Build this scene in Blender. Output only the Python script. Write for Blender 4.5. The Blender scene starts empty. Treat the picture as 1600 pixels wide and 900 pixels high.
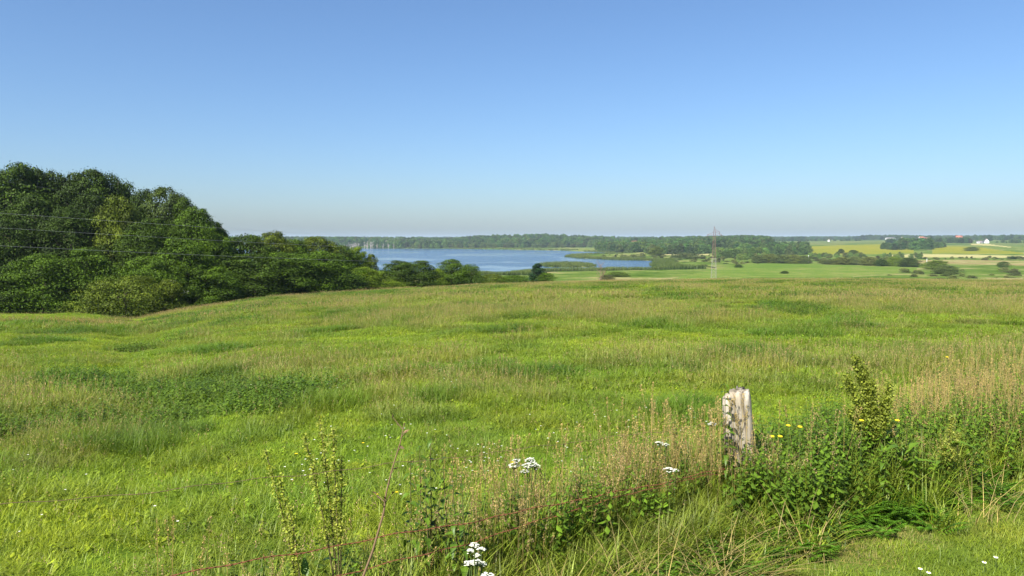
import bpy, math, random
import numpy as np

# ------------------------------------------------------------------ camera, sky, sun, exposure
scene = bpy.context.scene
COL = scene.collection
F = 1150.0                      # focal length in photo pixels (1600 wide)
HORIZON = 374.0                 # photo row of eye level
PITCH = math.atan((HORIZON - 450.0) / F)          # negative: looking down
EYE = 1.65
SUN_EL, SUN_AZ = math.radians(47), math.radians(218)   # azimuth clockwise from +Y (view direction)

cam_d = bpy.data.cameras.new('camera')
cam_d.sensor_width = 36.0
cam_d.lens = 36.0 * F / 1600.0
cam_d.clip_start, cam_d.clip_end = 0.05, 30000.0
cam = bpy.data.objects.new('camera', cam_d)
COL.objects.link(cam)
cam.location = (0, 0, 0)
cam.rotation_euler = (math.pi / 2 + PITCH, 0, 0)
scene.camera = cam

world = bpy.data.worlds.new('World')
scene.world = world
world.use_nodes = True
wn = world.node_tree
bg = wn.nodes['Background']
sky = wn.nodes.new('ShaderNodeTexSky')
sky.sky_type = 'NISHITA'
sky.sun_disc = False
sky.sun_elevation = SUN_EL
sky.sun_rotation = SUN_AZ
sky.altitude = 0
sky.air_density, sky.dust_density, sky.ozone_density = 1.05, 1.15, 8.5
bg.inputs['Strength'].default_value = 0.069
wn.links.new(sky.outputs[0], bg.inputs['Color'])

sun_d = bpy.data.lights.new('sun', 'SUN')
sun_d.energy = 5.0
sun_d.angle = math.radians(0.53)
sun_d.color = (1.0, 0.95, 0.86)
sun = bpy.data.objects.new('sun', sun_d)
COL.objects.link(sun)
sun.rotation_euler = (math.pi / 2 - SUN_EL, 0, math.pi - SUN_AZ)

scene.view_settings.view_transform = 'Standard'
scene.view_settings.look = 'None'
scene.view_settings.gamma = 1.0
scene.view_settings.use_curve_mapping = False
scene.view_settings.exposure = 1.25
scene.cycles.max_bounces = 6
scene.cycles.transmission_bounces = 4
scene.cycles.volume_bounces = 0
scene.cycles.use_adaptive_sampling = True
scene.cycles.adaptive_threshold = 0.012

# ------------------------------------------------------------------ small maths helpers
rng = np.random.default_rng(11)
random.seed(11)
CP, SP = math.cos(-PITCH), math.sin(-PITCH)


def smooth(a, b, x):
    t = np.clip((np.asarray(x, float) - a) / (b - a), 0, 1)
    return t * t * (3 - 2 * t)


def _hash(ix, iy, seed):
    h = (ix.astype(np.int64) * 374761393 + iy.astype(np.int64) * 668265263 + seed * 1442695041) & 0x7fffffff
    h = ((h ^ (h >> 13)) * 1274126177) & 0x7fffffff
    h = (h ^ (h >> 16)) & 0xffff
    return h / 65535.0


def vnoise(x, y, scale, seed=0):
    x = np.asarray(x, float) / scale
    y = np.asarray(y, float) / scale
    ix, iy = np.floor(x), np.floor(y)
    fx, fy = x - ix, y - iy
    fx, fy = fx * fx * (3 - 2 * fx), fy * fy * (3 - 2 * fy)
    a, b = _hash(ix, iy, seed), _hash(ix + 1, iy, seed)
    c, d = _hash(ix, iy + 1, seed), _hash(ix + 1, iy + 1, seed)
    return (a * (1 - fx) + b * fx) * (1 - fy) + (c * (1 - fx) + d * fx) * fy


def fbm(x, y, scale, octv=4, seed=0):
    s, a, t = 0.0, 1.0, 0.0
    for k in range(octv):
        s = s + a * vnoise(x, y, scale / 2 ** k, seed + 17 * k)
        t += a
        a *= 0.5
    return s / t


def ray(px, py):
    a, b = (px - 800.0) / F, (450.0 - py) / F
    return np.array((a, CP + b * SP, -SP + b * CP))


def at(px, py, depth):
    d = ray(px, py)
    return d * (depth / d[1])


def px_az(px):
    return np.arctan2((np.asarray(px, float) - 800.0) / F, 1.0)


# ------------------------------------------------------------------ the lie of the land
BROW_PX = np.array([-400, 0, 130, 200, 300, 400, 600, 750, 950, 1200, 1600, 2000])
BROW_Y = np.array([492, 490, 491, 503, 486, 470, 455, 446, 441, 438, 440, 442])
BROW_D = np.array([78, 75, 72, 63, 72, 84, 105, 118, 125, 120, 110, 105])
BROW_AZ = px_az(BROW_PX)
BROW_R = BROW_D / np.cos(BROW_AZ)
BROW_V = (BROW_Y - HORIZON) / F * np.cos(BROW_AZ)
FAR_R = np.array([0, 900, 1300, 1600, 1900, 2500, 4000, 9000])
FAR_PX = [-900, 300, 500, 700, 770, 860, 940, 1000, 1080, 1170, 1215, 1280, 1400, 1600, 2600]
FAR_Z = np.array([
    [-18.6, -18.8, -18.8, -18.6, -11, -7, 1, 3],
    [-18.6, -18.8, -18.8, -18.6, -10, -7, 1, 3],
    [-18.6, -18.8, -18.8, -18.6, -11, -8, 1, 3],
    [-18.6, -18.8, -18.8, -18.6, -12, -9, 1, 3],
    [-18.6, -18.8, -18.8, -18.0, -5, -3, 1, 3],
    [-18.6, -18.8, -18.8, -18.0, -3, -3, 1, 3],
    [-18.6, -18.8, -18.5, -17.0, -9, -6, 1, 3],
    [-18.6, -18.7, -16.5, -13.0, -10, -6, 1, 3],
    [-18.6, -18.5, -13.0, -9.0, -6, -4, 1, 3],
    [-18.6, -18.4, -11.5, -6.0, -4, -3, 1, 3],
    [-18.6, -18.3, -13.0, -10.0, -8, -5, 1, 3],
    [-18.6, -18.3, -12.5, -10.0, -8, -4, 1, 3],
    [-18.6, -18.4, -12.0, -9.5, -7, -3, 2, 4],
    [-18.6, -18.4, -12.0, -9.5, -7, -3, 2, 4],
    [-18.6, -18.4, -12.0, -9.5, -7, -3, 2, 4]])
FAR_AZ = px_az(FAR_PX)
WATER_Z = -20.0


def on_water(px, py):
    d = ray(px, py)
    t = WATER_Z / d[2]
    return d[0] * t, d[1] * t


LAKE_PX = [(150, 408), (400, 417), (600, 424), (740, 428.5), (775, 430.5), (803, 431), (806, 426.5), (840, 424.5), (920, 424),
           (1000, 423), (1024, 422.2), (1026, 417), (1022, 413), (1034, 409.5), (1050, 407.8), (1000, 406.8), (950, 405.3), (905, 403.5),
           (884, 401.3), (890, 399.3), (915, 398), (950, 397.2), (965, 395.8), (930, 393.6), (870, 391.4), (780, 389.9), (700, 388.8), (540, 387.6),
           (400, 387), (150, 387)]
LAKE = np.array([on_water(*p) for p in LAKE_PX])
ISLE_PX = [(842, 414.5), (858, 416.8), (885, 418), (915, 417), (930, 415), (912, 413.2), (880, 412.6), (856, 412.9)]
ISLE = np.array([on_water(*p) for p in ISLE_PX])


def inside(poly, x, y):
    r = np.zeros(np.shape(x), bool)
    n = len(poly)
    for i in range(n):
        x0, y0 = poly[i]
        x1, y1 = poly[(i + 1) % n]
        if y0 == y1:
            continue
        c = ((y0 > y) != (y1 > y)) & (x < (x1 - x0) * (y - y0) / (y1 - y0) + x0)
        r ^= c
    return r


def edge_dist(poly, x, y):
    d = np.full(np.shape(x), 1e9)
    n = len(poly)
    for i in range(n):
        p, q = poly[i], poly[(i + 1) % n]
        ex, ey = q - p
        t = np.clip(((x - p[0]) * ex + (y - p[1]) * ey) / (ex * ex + ey * ey + 1e-9), 0, 1)
        d = np.minimum(d, np.hypot(x - p[0] - t * ex, y - p[1] - t * ey))
    return d


def lake_sd(x, y):
    """signed distance to the lake shore, positive on land"""
    wx = x + 10 * (fbm(x, y, 40, 3, 5) - 0.5)
    wy = y + 26 * (fbm(x, y, 60, 3, 9) - 0.5)
    d = edge_dist(LAKE, wx, wy)
    s = np.where(inside(LAKE, wx, wy), -d, d)
    e = edge_dist(ISLE, wx, wy)
    i = np.where(inside(ISLE, wx, wy), e, -e)
    return np.maximum(s, i)


def hill_z(x, y):
    r = np.hypot(x, y)
    a = np.arctan2(x, y)
    br = np.interp(a, BROW_AZ, BROW_R)
    bv = np.interp(a, BROW_AZ, BROW_V)
    q = EYE / br ** 2
    s = bv - 2 * EYE / br
    back = smooth(1.0, 2.6, np.abs(a))
    s = s * (1 - back) + 0.03 * back
    q = q * (1 - back) + 0.0001 * back
    z = -(EYE + s * r + q * r * r)
    z = z + 0.16 * (fbm(x, y, 5.0, 3, 3) - 0.5) * smooth(1.5, 12, r)
    z = z + 0.5 * (fbm(x, y, 22.0, 2, 8) - 0.5) * smooth(8, 40, r) * smooth(130, 70, r)
    return z


def plain_z(x, y, with_lake=True):
    r = np.hypot(x, y)
    a = np.arctan2(x, y)
    fa = np.clip(np.interp(a, FAR_AZ, np.arange(len(FAR_AZ))), 0, len(FAR_AZ) - 1.001)
    fr = np.clip(np.interp(r, FAR_R, np.arange(len(FAR_R))), 0, len(FAR_R) - 1.001)
    ia, ir = fa.astype(int), fr.astype(int)
    ta, tr = fa - ia, fr - ir
    ta = ta * ta * (3 - 2 * ta)
    z = (FAR_Z[ia, ir] * (1 - tr) + FAR_Z[ia, ir + 1] * tr) * (1 - ta) + (FAR_Z[ia + 1, ir] * (1 - tr) + FAR_Z[ia + 1, ir + 1] * tr) * ta
    z = z + 0.5 * (fbm(x, y, 90, 3, 21) - 0.5) * smooth(200, 500, r) + 2.6 * (fbm(x, y, 260, 2, 22) - 0.5) * smooth(900, 1800, r)
    if with_lake:
        sd = lake_sd(x, y)
        shore = np.where(sd < 0, WATER_Z + np.maximum(sd * 0.06, -1.5), WATER_Z + 0.15 + sd * 0.05)
        k = smooth(60, 8, sd)
        z = np.where(sd < 60, np.where(sd < 0, shore, np.minimum(z, shore) * k + z * (1 - k)), z)
    return z


def H(x, y, with_lake=True):
    x, y = np.asarray(x, float), np.asarray(y, float)
    a, b = hill_z(x, y), plain_z(x, y, with_lake)
    k = 1.2
    m = np.maximum(a, b)
    return m + k * np.log1p(np.exp(-np.abs(a - b) / k)) * np.where(np.abs(a - b) < 12, 1, 0) * smooth(100, 180, np.hypot(x, y))


def hz(x, y):
    return float(H(np.array([x]), np.array([y]))[0])


_T = np.geomspace(1.5, 5500, 2600)


def hit(px, py, tmin=0.0):
    """where the photo ray meets the ground"""
    d = ray(px, py)
    t = _T[_T > tmin] / d[1]
    x, y, z = d[0] * t, d[1] * t, d[2] * t
    under = np.nonzero(H(x, y) > z)[0]
    i = under[0] if len(under) else len(t) - 1
    return float(x[i]), float(y[i])


# ------------------------------------------------------------------ object helpers
def mesh_np(name, verts, faces, mats=(), midx=None, attrs=None, smooth_sh=False):
    """faces: list of (M,k) integer arrays (k may differ between arrays)"""
    me = bpy.data.meshes.new(name)
    if not isinstance(faces, (list, tuple)):
        faces = [faces]
    faces = [np.asarray(f, np.int32) for f in faces if len(f)]
    loops = np.concatenate([f.ravel() for f in faces])
    sizes = np.concatenate([np.full(len(f), f.shape[1], np.int32) for f in faces])
    starts = np.concatenate([[0], np.cumsum(sizes)[:-1]]).astype(np.int32)
    me.vertices.add(len(verts))
    me.vertices.foreach_set('co', np.asarray(verts, np.float32).ravel())
    me.loops.add(len(loops))
    me.loops.foreach_set('vertex_index', loops.astype(np.int32))
    me.polygons.add(len(sizes))
    me.polygons.foreach_set('loop_start', starts)
    me.polygons.foreach_set('loop_total', sizes)
    for m in (mats if isinstance(mats, (list, tuple)) else [mats]):
        me.materials.append(m)
    if midx is not None:
        me.polygons.foreach_set('material_index', np.asarray(midx, np.int32))
    if smooth_sh:
        me.polygons.foreach_set('use_smooth', np.ones(len(sizes), bool))
    for k, v in (attrs or {}).items():
        v = np.asarray(v, np.float32)
        if v.ndim == 1:
            me.attributes.new(k, 'FLOAT', 'POINT').data.foreach_set('value', v)
        else:
            me.attributes.new(k, 'FLOAT_VECTOR', 'POINT').data.foreach_set('vector', v.ravel())
    me.update(calc_edges=True)
    me.validate()
    return me


def link(name, me, parent=None, loc=(0, 0, 0), rot=(0, 0, 0), scl=(1, 1, 1)):
    o = bpy.data.objects.new(name, me)
    COL.objects.link(o)
    o.location, o.rotation_euler, o.scale = loc, rot, scl
    if parent is not None:
        o.parent = parent
    return o


def tag(o, label=None, cat=None, group=None, kind=None):
    if label:
        o['label'] = label
    if cat:
        o['category'] = cat
    if group:
        o['group'] = group
    if kind:
        o['kind'] = kind
    return o


class MB:
    """collects verts and faces of one mesh"""

    def __init__(s):
        s.v, s.f4, s.f3, s.m4, s.m3, s.n = [], [], [], [], [], 0
        s.a = {}

    def add(s, pts, f, m=0, **attrs):
        v = np.asarray(pts, float).reshape(-1, 3)
        f = np.asarray(f, int)
        s.v.append(v)
        if f.shape[1] == 4:
            s.f4.append(f + s.n)
            s.m4.append(np.full(len(f), m))
        else:
            s.f3.append(f + s.n)
            s.m3.append(np.full(len(f), m))
        for k in ('h', 'v'):
            s.a.setdefault(k, []).append(np.broadcast_to(np.asarray(attrs.get(k, 0.5), float), (len(v),)))
        s.n += len(v)

    def box(s, c, d, m=0, rz=0.0):
        c, d = np.array(c, float), np.array(d, float) / 2
        v = np.array([(i, j, k) for i in (-1, 1) for j in (-1, 1) for k in (-1, 1)], float) * d
        if rz:
            ca, sa = math.cos(rz), math.sin(rz)
            v = np.stack([v[:, 0] * ca - v[:, 1] * sa, v[:, 0] * sa + v[:, 1] * ca, v[:, 2]], 1)
        s.add(v + c, [(0, 1, 3, 2), (4, 6, 7, 5), (0, 4, 5, 1), (2, 3, 7, 6), (0, 2, 6, 4), (1, 5, 7, 3)], m)

    def tube(s, pts, rad, sides=5, m=0, **attrs):
        pts = np.asarray(pts, float)
        n = len(pts)
        rad = np.broadcast_to(np.asarray(rad, float), (n,))
        t = np.gradient(pts, axis=0)
        t /= np.linalg.norm(t, axis=1)[:, None] + 1e-12
        ref = np.array((0.31, 0.17, 0.93)) if abs(t[0][2]) < 0.9 else np.array((1.0, 0.1, 0.05))
        a = np.cross(t, ref)
        a /= np.linalg.norm(a, axis=1)[:, None] + 1e-12
        b = np.cross(t, a)
        th = np.arange(sides) * 2 * math.pi / sides
        v = pts[:, None, :] + rad[:, None, None] * (np.cos(th)[None, :, None] * a[:, None, :] + np.sin(th)[None, :, None] * b[:, None, :])
        i, j = np.meshgrid(np.arange(n - 1), np.arange(sides), indexing='ij')
        k = (j + 1) % sides
        f = np.stack([i * sides + j, i * sides + k, (i + 1) * sides + k, (i + 1) * sides + j], -1).reshape(-1, 4)
        s.add(v.reshape(-1, 3), f, m, **attrs)

    def mesh(s, name, mats, smooth_sh=False):
        v = np.concatenate(s.v)
        faces, mi = [], []
        if s.f4:
            faces.append(np.concatenate(s.f4))
            mi.append(np.concatenate(s.m4))
        if s.f3:
            faces.append(np.concatenate(s.f3))
            mi.append(np.concatenate(s.m3))
        return mesh_np(name, v, faces, mats, np.concatenate(mi), {k: np.concatenate(x) for k, x in s.a.items()}, smooth_sh)


# ------------------------------------------------------------------ materials
def new_mat(name):
    m = bpy.data.materials.new(name)
    m.use_nodes = True
    nt = m.node_tree
    return m, nt, nt.nodes['Principled BSDF'], nt.nodes['Material Output']


def N(nt, typ, **kw):
    n = nt.nodes.new(typ)
    for k, v in kw.items():
        if isinstance(k, str) and hasattr(n, k):
            setattr(n, k, v)
    return n


def noise(nt, scale, detail=4, rough=0.55, vec=None, stretch=None):
    n = nt.nodes.new('ShaderNodeTexNoise')
    n.inputs['Scale'].default_value = scale
    n.inputs['Detail'].default_value = detail
    n.inputs['Roughness'].default_value = rough
    if vec is None:
        g = nt.nodes.new('ShaderNodeNewGeometry')
        vec = g.outputs['Position']
    if stretch:
        mp = nt.nodes.new('ShaderNodeMapping')
        mp.inputs['Scale'].default_value = stretch
        nt.links.new(vec, mp.inputs['Vector'])
        vec = mp.outputs[0]
    nt.links.new(vec, n.inputs['Vector'])
    return n


def ramp(nt, src, stops):
    r = nt.nodes.new('ShaderNodeValToRGB')
    e = r.color_ramp.elements
    while len(e) < len(stops):
        e.new(0.5)
    for k, (p, c) in enumerate(stops):
        e[k].position = p
        e[k].color = (*c, 1) if len(c) == 3 else c
    nt.links.new(src, r.inputs['Fac'])
    return r


def mixc(nt, fac, a, b, mode='MIX'):
    m = nt.nodes.new('ShaderNodeMix')
    m.data_type = 'RGBA'
    m.blend_type = mode
    for sock, val in ((m.inputs[0], fac), (m.inputs[6], a), (m.inputs[7], b)):
        if isinstance(val, (int, float)):
            sock.default_value = val
        elif isinstance(val, tuple):
            sock.default_value = (*val, 1)
        else:
            nt.links.new(val, sock)
    return m.outputs[2]


def mathn(nt, op, a, b=0.0, clamp=False):
    m = nt.nodes.new('ShaderNodeMath')
    m.operation = op
    m.use_clamp = clamp
    for sock, val in ((m.inputs[0], a), (m.inputs[1], b)):
        if isinstance(val, (int, float)):
            sock.default_value = val
        else:
            nt.links.new(val, sock)
    return m.outputs[0]


def ground_mat(name, stops, s1=0.05, s2=0.6, s3=6.0, bump=0.4, stripes=None, tint2=(0.5, 0.5, 0.5)):
    m, nt, b, out = new_mat(name)
    n1 = noise(nt, s1, 5, 0.6)
    n2 = noise(nt, s2, 5, 0.65)
    n3 = noise(nt, s3, 4, 0.7)
    f = mathn(nt, 'ADD', mathn(nt, 'MULTIPLY', n1.outputs[0], 0.55), mathn(nt, 'MULTIPLY', n2.outputs[0], 0.45))
    c = ramp(nt, f, stops).outputs[0]
    g = ramp(nt, n3.outputs[0], [(0.25, (0.62, 0.62, 0.62)), (0.75, (1.3, 1.3, 1.3))]).outputs[0]
    c = mixc(nt, 1.0, c, g, 'MULTIPLY')
    nt.links.new(c, b.inputs['Base Color'])
    b.inputs['Roughness'].default_value = 0.95
    b.inputs['Specular IOR Level'].default_value = 0.0
    bp = nt.nodes.new('ShaderNodeBump')
    bp.inputs['Strength'].default_value = bump
    bp.inputs['Distance'].default_value = 0.3 / s2 * 0.3
    nt.links.new(n2.outputs[0], bp.inputs['Height'])
    nt.links.new(bp.outputs[0], b.inputs['Normal'])
    return m


def plant_mat(name, source, var=0.45, trans=0.3, tip=None, rough=0.55, mul=(1, 1, 1), fixed=None, spec=0.3):
    """leaf surface: colour of the object or of the scattered plant, varied leaf by leaf, partly translucent"""
    m, nt, b, out = new_mat(name)
    if source == 'object':
        c = nt.nodes.new('ShaderNodeObjectInfo').outputs['Color']
    elif source in ('instancer', 'geometry'):
        a = nt.nodes.new('ShaderNodeAttribute')
        a.attribute_type = source.upper()
        a.attribute_name = 'tint'
        c = a.outputs['Color']
    else:
        rgb = nt.nodes.new('ShaderNodeRGB')
        rgb.outputs[0].default_value = (*fixed, 1)
        c = rgb.outputs[0]
    av = nt.nodes.new('ShaderNodeAttribute')
    av.attribute_name = 'v'
    k = ramp(nt, av.outputs['Fac'], [(0.0, (1 - var, 1 - var, 1 - var * 0.9)), (0.55, (1, 1, 1)), (1.0, (1 + var * 1.1, 1 + var * 0.9, 1 + var * 0.3))]).outputs[0]
    c = mixc(nt, 1.0, c, k, 'MULTIPLY')
    if mul != (1, 1, 1):
        wn1, wn2 = noise(nt, 0.8, 3, 0.6), noise(nt, 3.5, 3, 0.6)
        w = mathn(nt, 'ADD', mathn(nt, 'MULTIPLY', wn1.outputs[0], 0.6), mathn(nt, 'MULTIPLY', wn2.outputs[0], 0.4))
        c = mixc(nt, 1.0, c, ramp(nt, w, [(0.34, (0.6, 0.72, 0.7)), (0.5, (1, 1, 1)), (0.66, mul)]).outputs[0], 'MULTIPLY')
    if tip:
        ah = nt.nodes.new('ShaderNodeAttribute')
        ah.attribute_name = 'h'
        hh = mathn(nt, 'MULTIPLY', mathn(nt, 'POWER', ah.outputs['Fac'], 2.0), tip[3])
        c = mixc(nt, hh, c, tip[:3])
    nt.links.new(c, b.inputs['Base Color'])
    b.inputs['Roughness'].default_value = rough
    b.inputs['Specular IOR Level'].default_value = spec
    if trans > 0:
        t = nt.nodes.new('ShaderNodeBsdfTranslucent')
        nt.links.new(mixc(nt, 1.0, c, (1.25, 1.25, 0.55), 'MULTIPLY'), t.inputs['Color'])
        mx = nt.nodes.new('ShaderNodeMixShader')
        mx.inputs[0].default_value = trans
        nt.links.new(b.outputs[0], mx.inputs[1])
        nt.links.new(t.outputs[0], mx.inputs[2])
        nt.links.new(mx.outputs[0], out.inputs['Surface'])
    return m


def plain_mat(name, col, rough=0.8, var=0.15, scale=8.0, stretch=None, bump=0.0, metal=0.0, spec=0.3):
    m, nt, b, out = new_mat(name)
    tc = nt.nodes.new('ShaderNodeTexCoord')
    n = noise(nt, scale, 5, 0.65, tc.outputs['Object'], stretch)
    lo = tuple(x * (1 - var) for x in col)
    hi = tuple(min(x * (1 + var), 1) for x in col)
    nt.links.new(ramp(nt, n.outputs[0], [(0.3, lo), (0.7, hi)]).outputs[0], b.inputs['Base Color'])
    b.inputs['Roughness'].default_value = rough
    b.inputs['Metallic'].default_value = metal
    b.inputs['Specular IOR Level'].default_value = spec
    if bump:
        bp = nt.nodes.new('ShaderNodeBump')
        bp.inputs['Strength'].default_value = bump
        bp.inputs['Distance'].default_value = 0.02
        nt.links.new(n.outputs[0], bp.inputs['Height'])
        nt.links.new(bp.outputs[0], b.inputs['Normal'])
    return m


# ------------------------------------------------------------------ terrain, cut into its fields
FP = np.array((1.50, 4.85))                       # fence post on the ground
FD = np.array((1.25, 1.0)) / math.hypot(1.25, 1.0)  # fence direction
FN = np.array((FD[1], -FD[0]))                    # towards the camera side


def fence_off(x, y):
    return (x - FP[0]) * FN[0] + (y - FP[1]) * FN[1]


def fence_t(x, y):
    return (x - FP[0]) * FD[0] + (y - FP[1]) * FD[1]


def fence_at(px):
    """ground point of the fence line seen in photo column px (photo row near 760)"""
    d = ray(px, 760)
    u = d[0] / d[1]
    t = (u * FP[1] - FP[0]) / (FD[0] - u * FD[1])
    return FP + t * FD


def verge_edge(x, y):
    """> 0 on the mown strip"""
    return fence_off(x, y) - np.clip(0.84 + 0.13 * fence_t(x, y), 0.62, 1.25) - 0.07 * np.sin(fence_t(x, y) * 1.7) - 0.25 * (fbm(x, y, 0.6, 3, 40) - 0.5)


def poly_from_px(pts, tmin=150):
    return np.array([hit(px, py, tmin) for px, py in pts])


REGIONS = {
    'rape_field': [poly_from_px([(1262, 397), (1262, 385.5), (1330, 382.5), (1392, 381.5), (1425, 384), (1425, 396), (1340, 397.5)], 500),
                   poly_from_px([(1455, 396), (1455, 386), (1490, 384.5), (1530, 386.5), (1560, 391), (1600, 395), (1600, 397)], 500)],
    'barley_field': [poly_from_px([(1395, 401.6), (1395, 398.2), (1450, 397.2), (1700, 400.5), (1700, 404)], 400),
                     poly_from_px([(1520, 382.8), (1520, 380.8), (1548, 381.5), (1577, 385.6), (1577, 386.8), (1550, 384)], 500),
                     poly_from_px([(1032, 398.6), (1040, 397.2), (1108, 396.8), (1112, 399), (1070, 399.6)], 400)],
    'hay_meadow': [poly_from_px([(1430, 412), (1436, 406.5), (1500, 406), (1700, 410), (1700, 418), (1560, 414)], 300)],
    'wheat_field': [poly_from_px([(1050, 436), (1118, 420), (1172, 411.8), (1260, 411.5), (1400, 415), (1440, 416), (1425, 424), (1330, 432)], 200)],
}
azs = np.concatenate([np.radians(np.arange(-180, -44, 3.0)), np.radians(np.arange(-44, 44.01, 0.22)), np.radians(np.arange(47, 180, 3.0))])
rs = np.concatenate([[0.0], np.geomspace(0.4, 4, 34)[:-1], np.exp(np.arange(math.log(4), math.log(250), 0.022)), np.exp(np.arange(math.log(250), math.log(8500), 0.0125))])
A, R = np.meshgrid(azs, rs)
GX, GY = R * np.sin(A), R * np.cos(A)
GZ = H(GX, GY)
na, nr = len(azs), len(rs)
ii, jj = np.meshgrid(np.arange(nr - 1), np.arange(na), indexing='ij')
kk = (jj + 1) % na
quads = np.stack([ii * na + jj, ii * na + kk, (ii + 1) * na + kk, (ii + 1) * na + jj], -1).reshape(-1, 4)
V = np.stack([GX, GY, GZ], -1).reshape(-1, 3)
C = V[quads].mean(1)
cx, cy = C[:, 0], C[:, 1]
cr = np.hypot(cx, cy)
region = np.full(len(quads), 'marsh_meadow', dtype=object)
region[(hill_z(cx, cy) > plain_z(cx, cy, False) + 0.3) & (cr < 330)] = 'pasture'
edge_l = px_az(140) + 0.02 * np.sin(cr)
low = (region == 'pasture') & (np.arctan2(cx, cy) < px_az(170)) & (cr > 49 + 3 * np.sin(np.arctan2(cx, cy) * 14)) & (np.arctan2(cx, cy) > -1.0)
region[low] = 'lower_field'
for nm, polys in REGIONS.items():
    for p in polys:
        region[inside(p, cx, cy) & (region == 'marsh_meadow')] = nm
region[(cr > 1500) & (region == 'marsh_meadow')] = 'far_fields'
vg = (cr < 12) & (verge_edge(cx, cy) > 0)
region[vg | ((cr < 40) & (cy < 0) & (fence_off(cx, cy) > 0))] = 'mown_verge'

GM = {
    'pasture': ground_mat('pasture_soil_and_sward', [(0.36, (0.055, 0.1, 0.01)), (0.5, (0.08, 0.13, 0.014)), (0.62, (0.13, 0.13, 0.035))], 0.12, 2.5, 22, 0.9),
    'mown_verge': ground_mat('verge_sward', [(0.3, (0.07, 0.11, 0.015)), (0.6, (0.09, 0.13, 0.02)), (0.75, (0.14, 0.12, 0.05))], 0.8, 4, 30, 0.4),
    'lower_field': ground_mat('lower_field_sward', [(0.3, (0.08, 0.15, 0.015)), (0.7, (0.11, 0.17, 0.025))], 0.1, 0.8, 5, 0.3),
    'marsh_meadow': ground_mat('marsh_sward', [(0.40, (0.045, 0.085, 0.01)), (0.47, (0.08, 0.125, 0.022)), (0.53, (0.115, 0.15, 0.035)), (0.58, (0.2, 0.185, 0.075))], 0.016, 0.07, 0.4, 0.8),
    'rape_field': ground_mat('ripening_rape', [(0.42, (0.13, 0.155, 0.015)), (0.58, (0.19, 0.18, 0.02))], 0.02, 0.2, 1.0, 0.3),
    'barley_field': ground_mat('pale_barley', [(0.35, (0.27, 0.25, 0.1)), (0.65, (0.33, 0.3, 0.13))], 0.02, 0.2, 1.0, 0.2),
    'hay_meadow': ground_mat('hay_strips', [(0.4, (0.12, 0.14, 0.035)), (0.48, (0.24, 0.215, 0.09)), (0.56, (0.17, 0.13, 0.055)), (0.64, (0.26, 0.24, 0.11))], 0.02, 0.05, 0.6, 0.2),
    'wheat_field': ground_mat('green_wheat', [(0.4, (0.075, 0.13, 0.02)), (0.5, (0.1, 0.15, 0.026)), (0.6, (0.16, 0.175, 0.05))], 0.02, 0.12, 1.2, 0.25),
    'far_fields': ground_mat('distant_farmland', [(0.38, (0.045, 0.085, 0.02)), (0.5, (0.08, 0.12, 0.03)), (0.58, (0.15, 0.15, 0.05)), (0.7, (0.22, 0.2, 0.09))], 0.004, 0.02, 0.2, 0.2),
}
for nm in GM:
    sel = quads[region == nm]
    if not len(sel):
        continue
    used, inv = np.unique(sel, return_inverse=True)
    o = link(nm, mesh_np(nm, V[used], inv.reshape(-1, 4), [GM[nm]], smooth_sh=True))
    tag(o, kind='structure')

# ------------------------------------------------------------------ lake water
m, nt, b, out = new_mat('lake_water')
b.inputs['Base Color'].default_value = (0.03, 0.075, 0.15, 1)
b.inputs['Roughness'].default_value = 0.12
b.inputs['IOR'].default_value = 1.33
slick = noise(nt, 0.009, 4, 0.6, None, (1.0, 0.8, 1))
slk = ramp(nt, slick.outputs[0], [(0.49, (1, 1, 1)), (0.56, (0.03, 0.03, 0.03))])
wv = noise(nt, 0.9, 3, 0.6)
bp = nt.nodes.new('ShaderNodeBump')
bp.inputs['Distance'].default_value = 0.8
nt.links.new(slk.outputs[0], bp.inputs['Strength'])
nt.links.new(wv.outputs[0], bp.inputs['Height'])
nt.links.new(bp.outputs[0], b.inputs['Normal'])
WATER = m
gx, gy = np.meshgrid(np.linspace(-1500, 600, 22), np.linspace(330, 1900, 17))
wvv = np.stack([gx.ravel(), gy.ravel(), np.full(gx.size, WATER_Z)], 1)
i, j = np.meshgrid(np.arange(16), np.arange(21), indexing='ij')
wf = np.stack([i * 22 + j, i * 22 + j + 1, (i + 1) * 22 + j + 1, (i + 1) * 22 + j], -1).reshape(-1, 4)
tag(link('lake_water', mesh_np('lake_water', wvv, wf, [WATER])), kind='structure')


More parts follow.
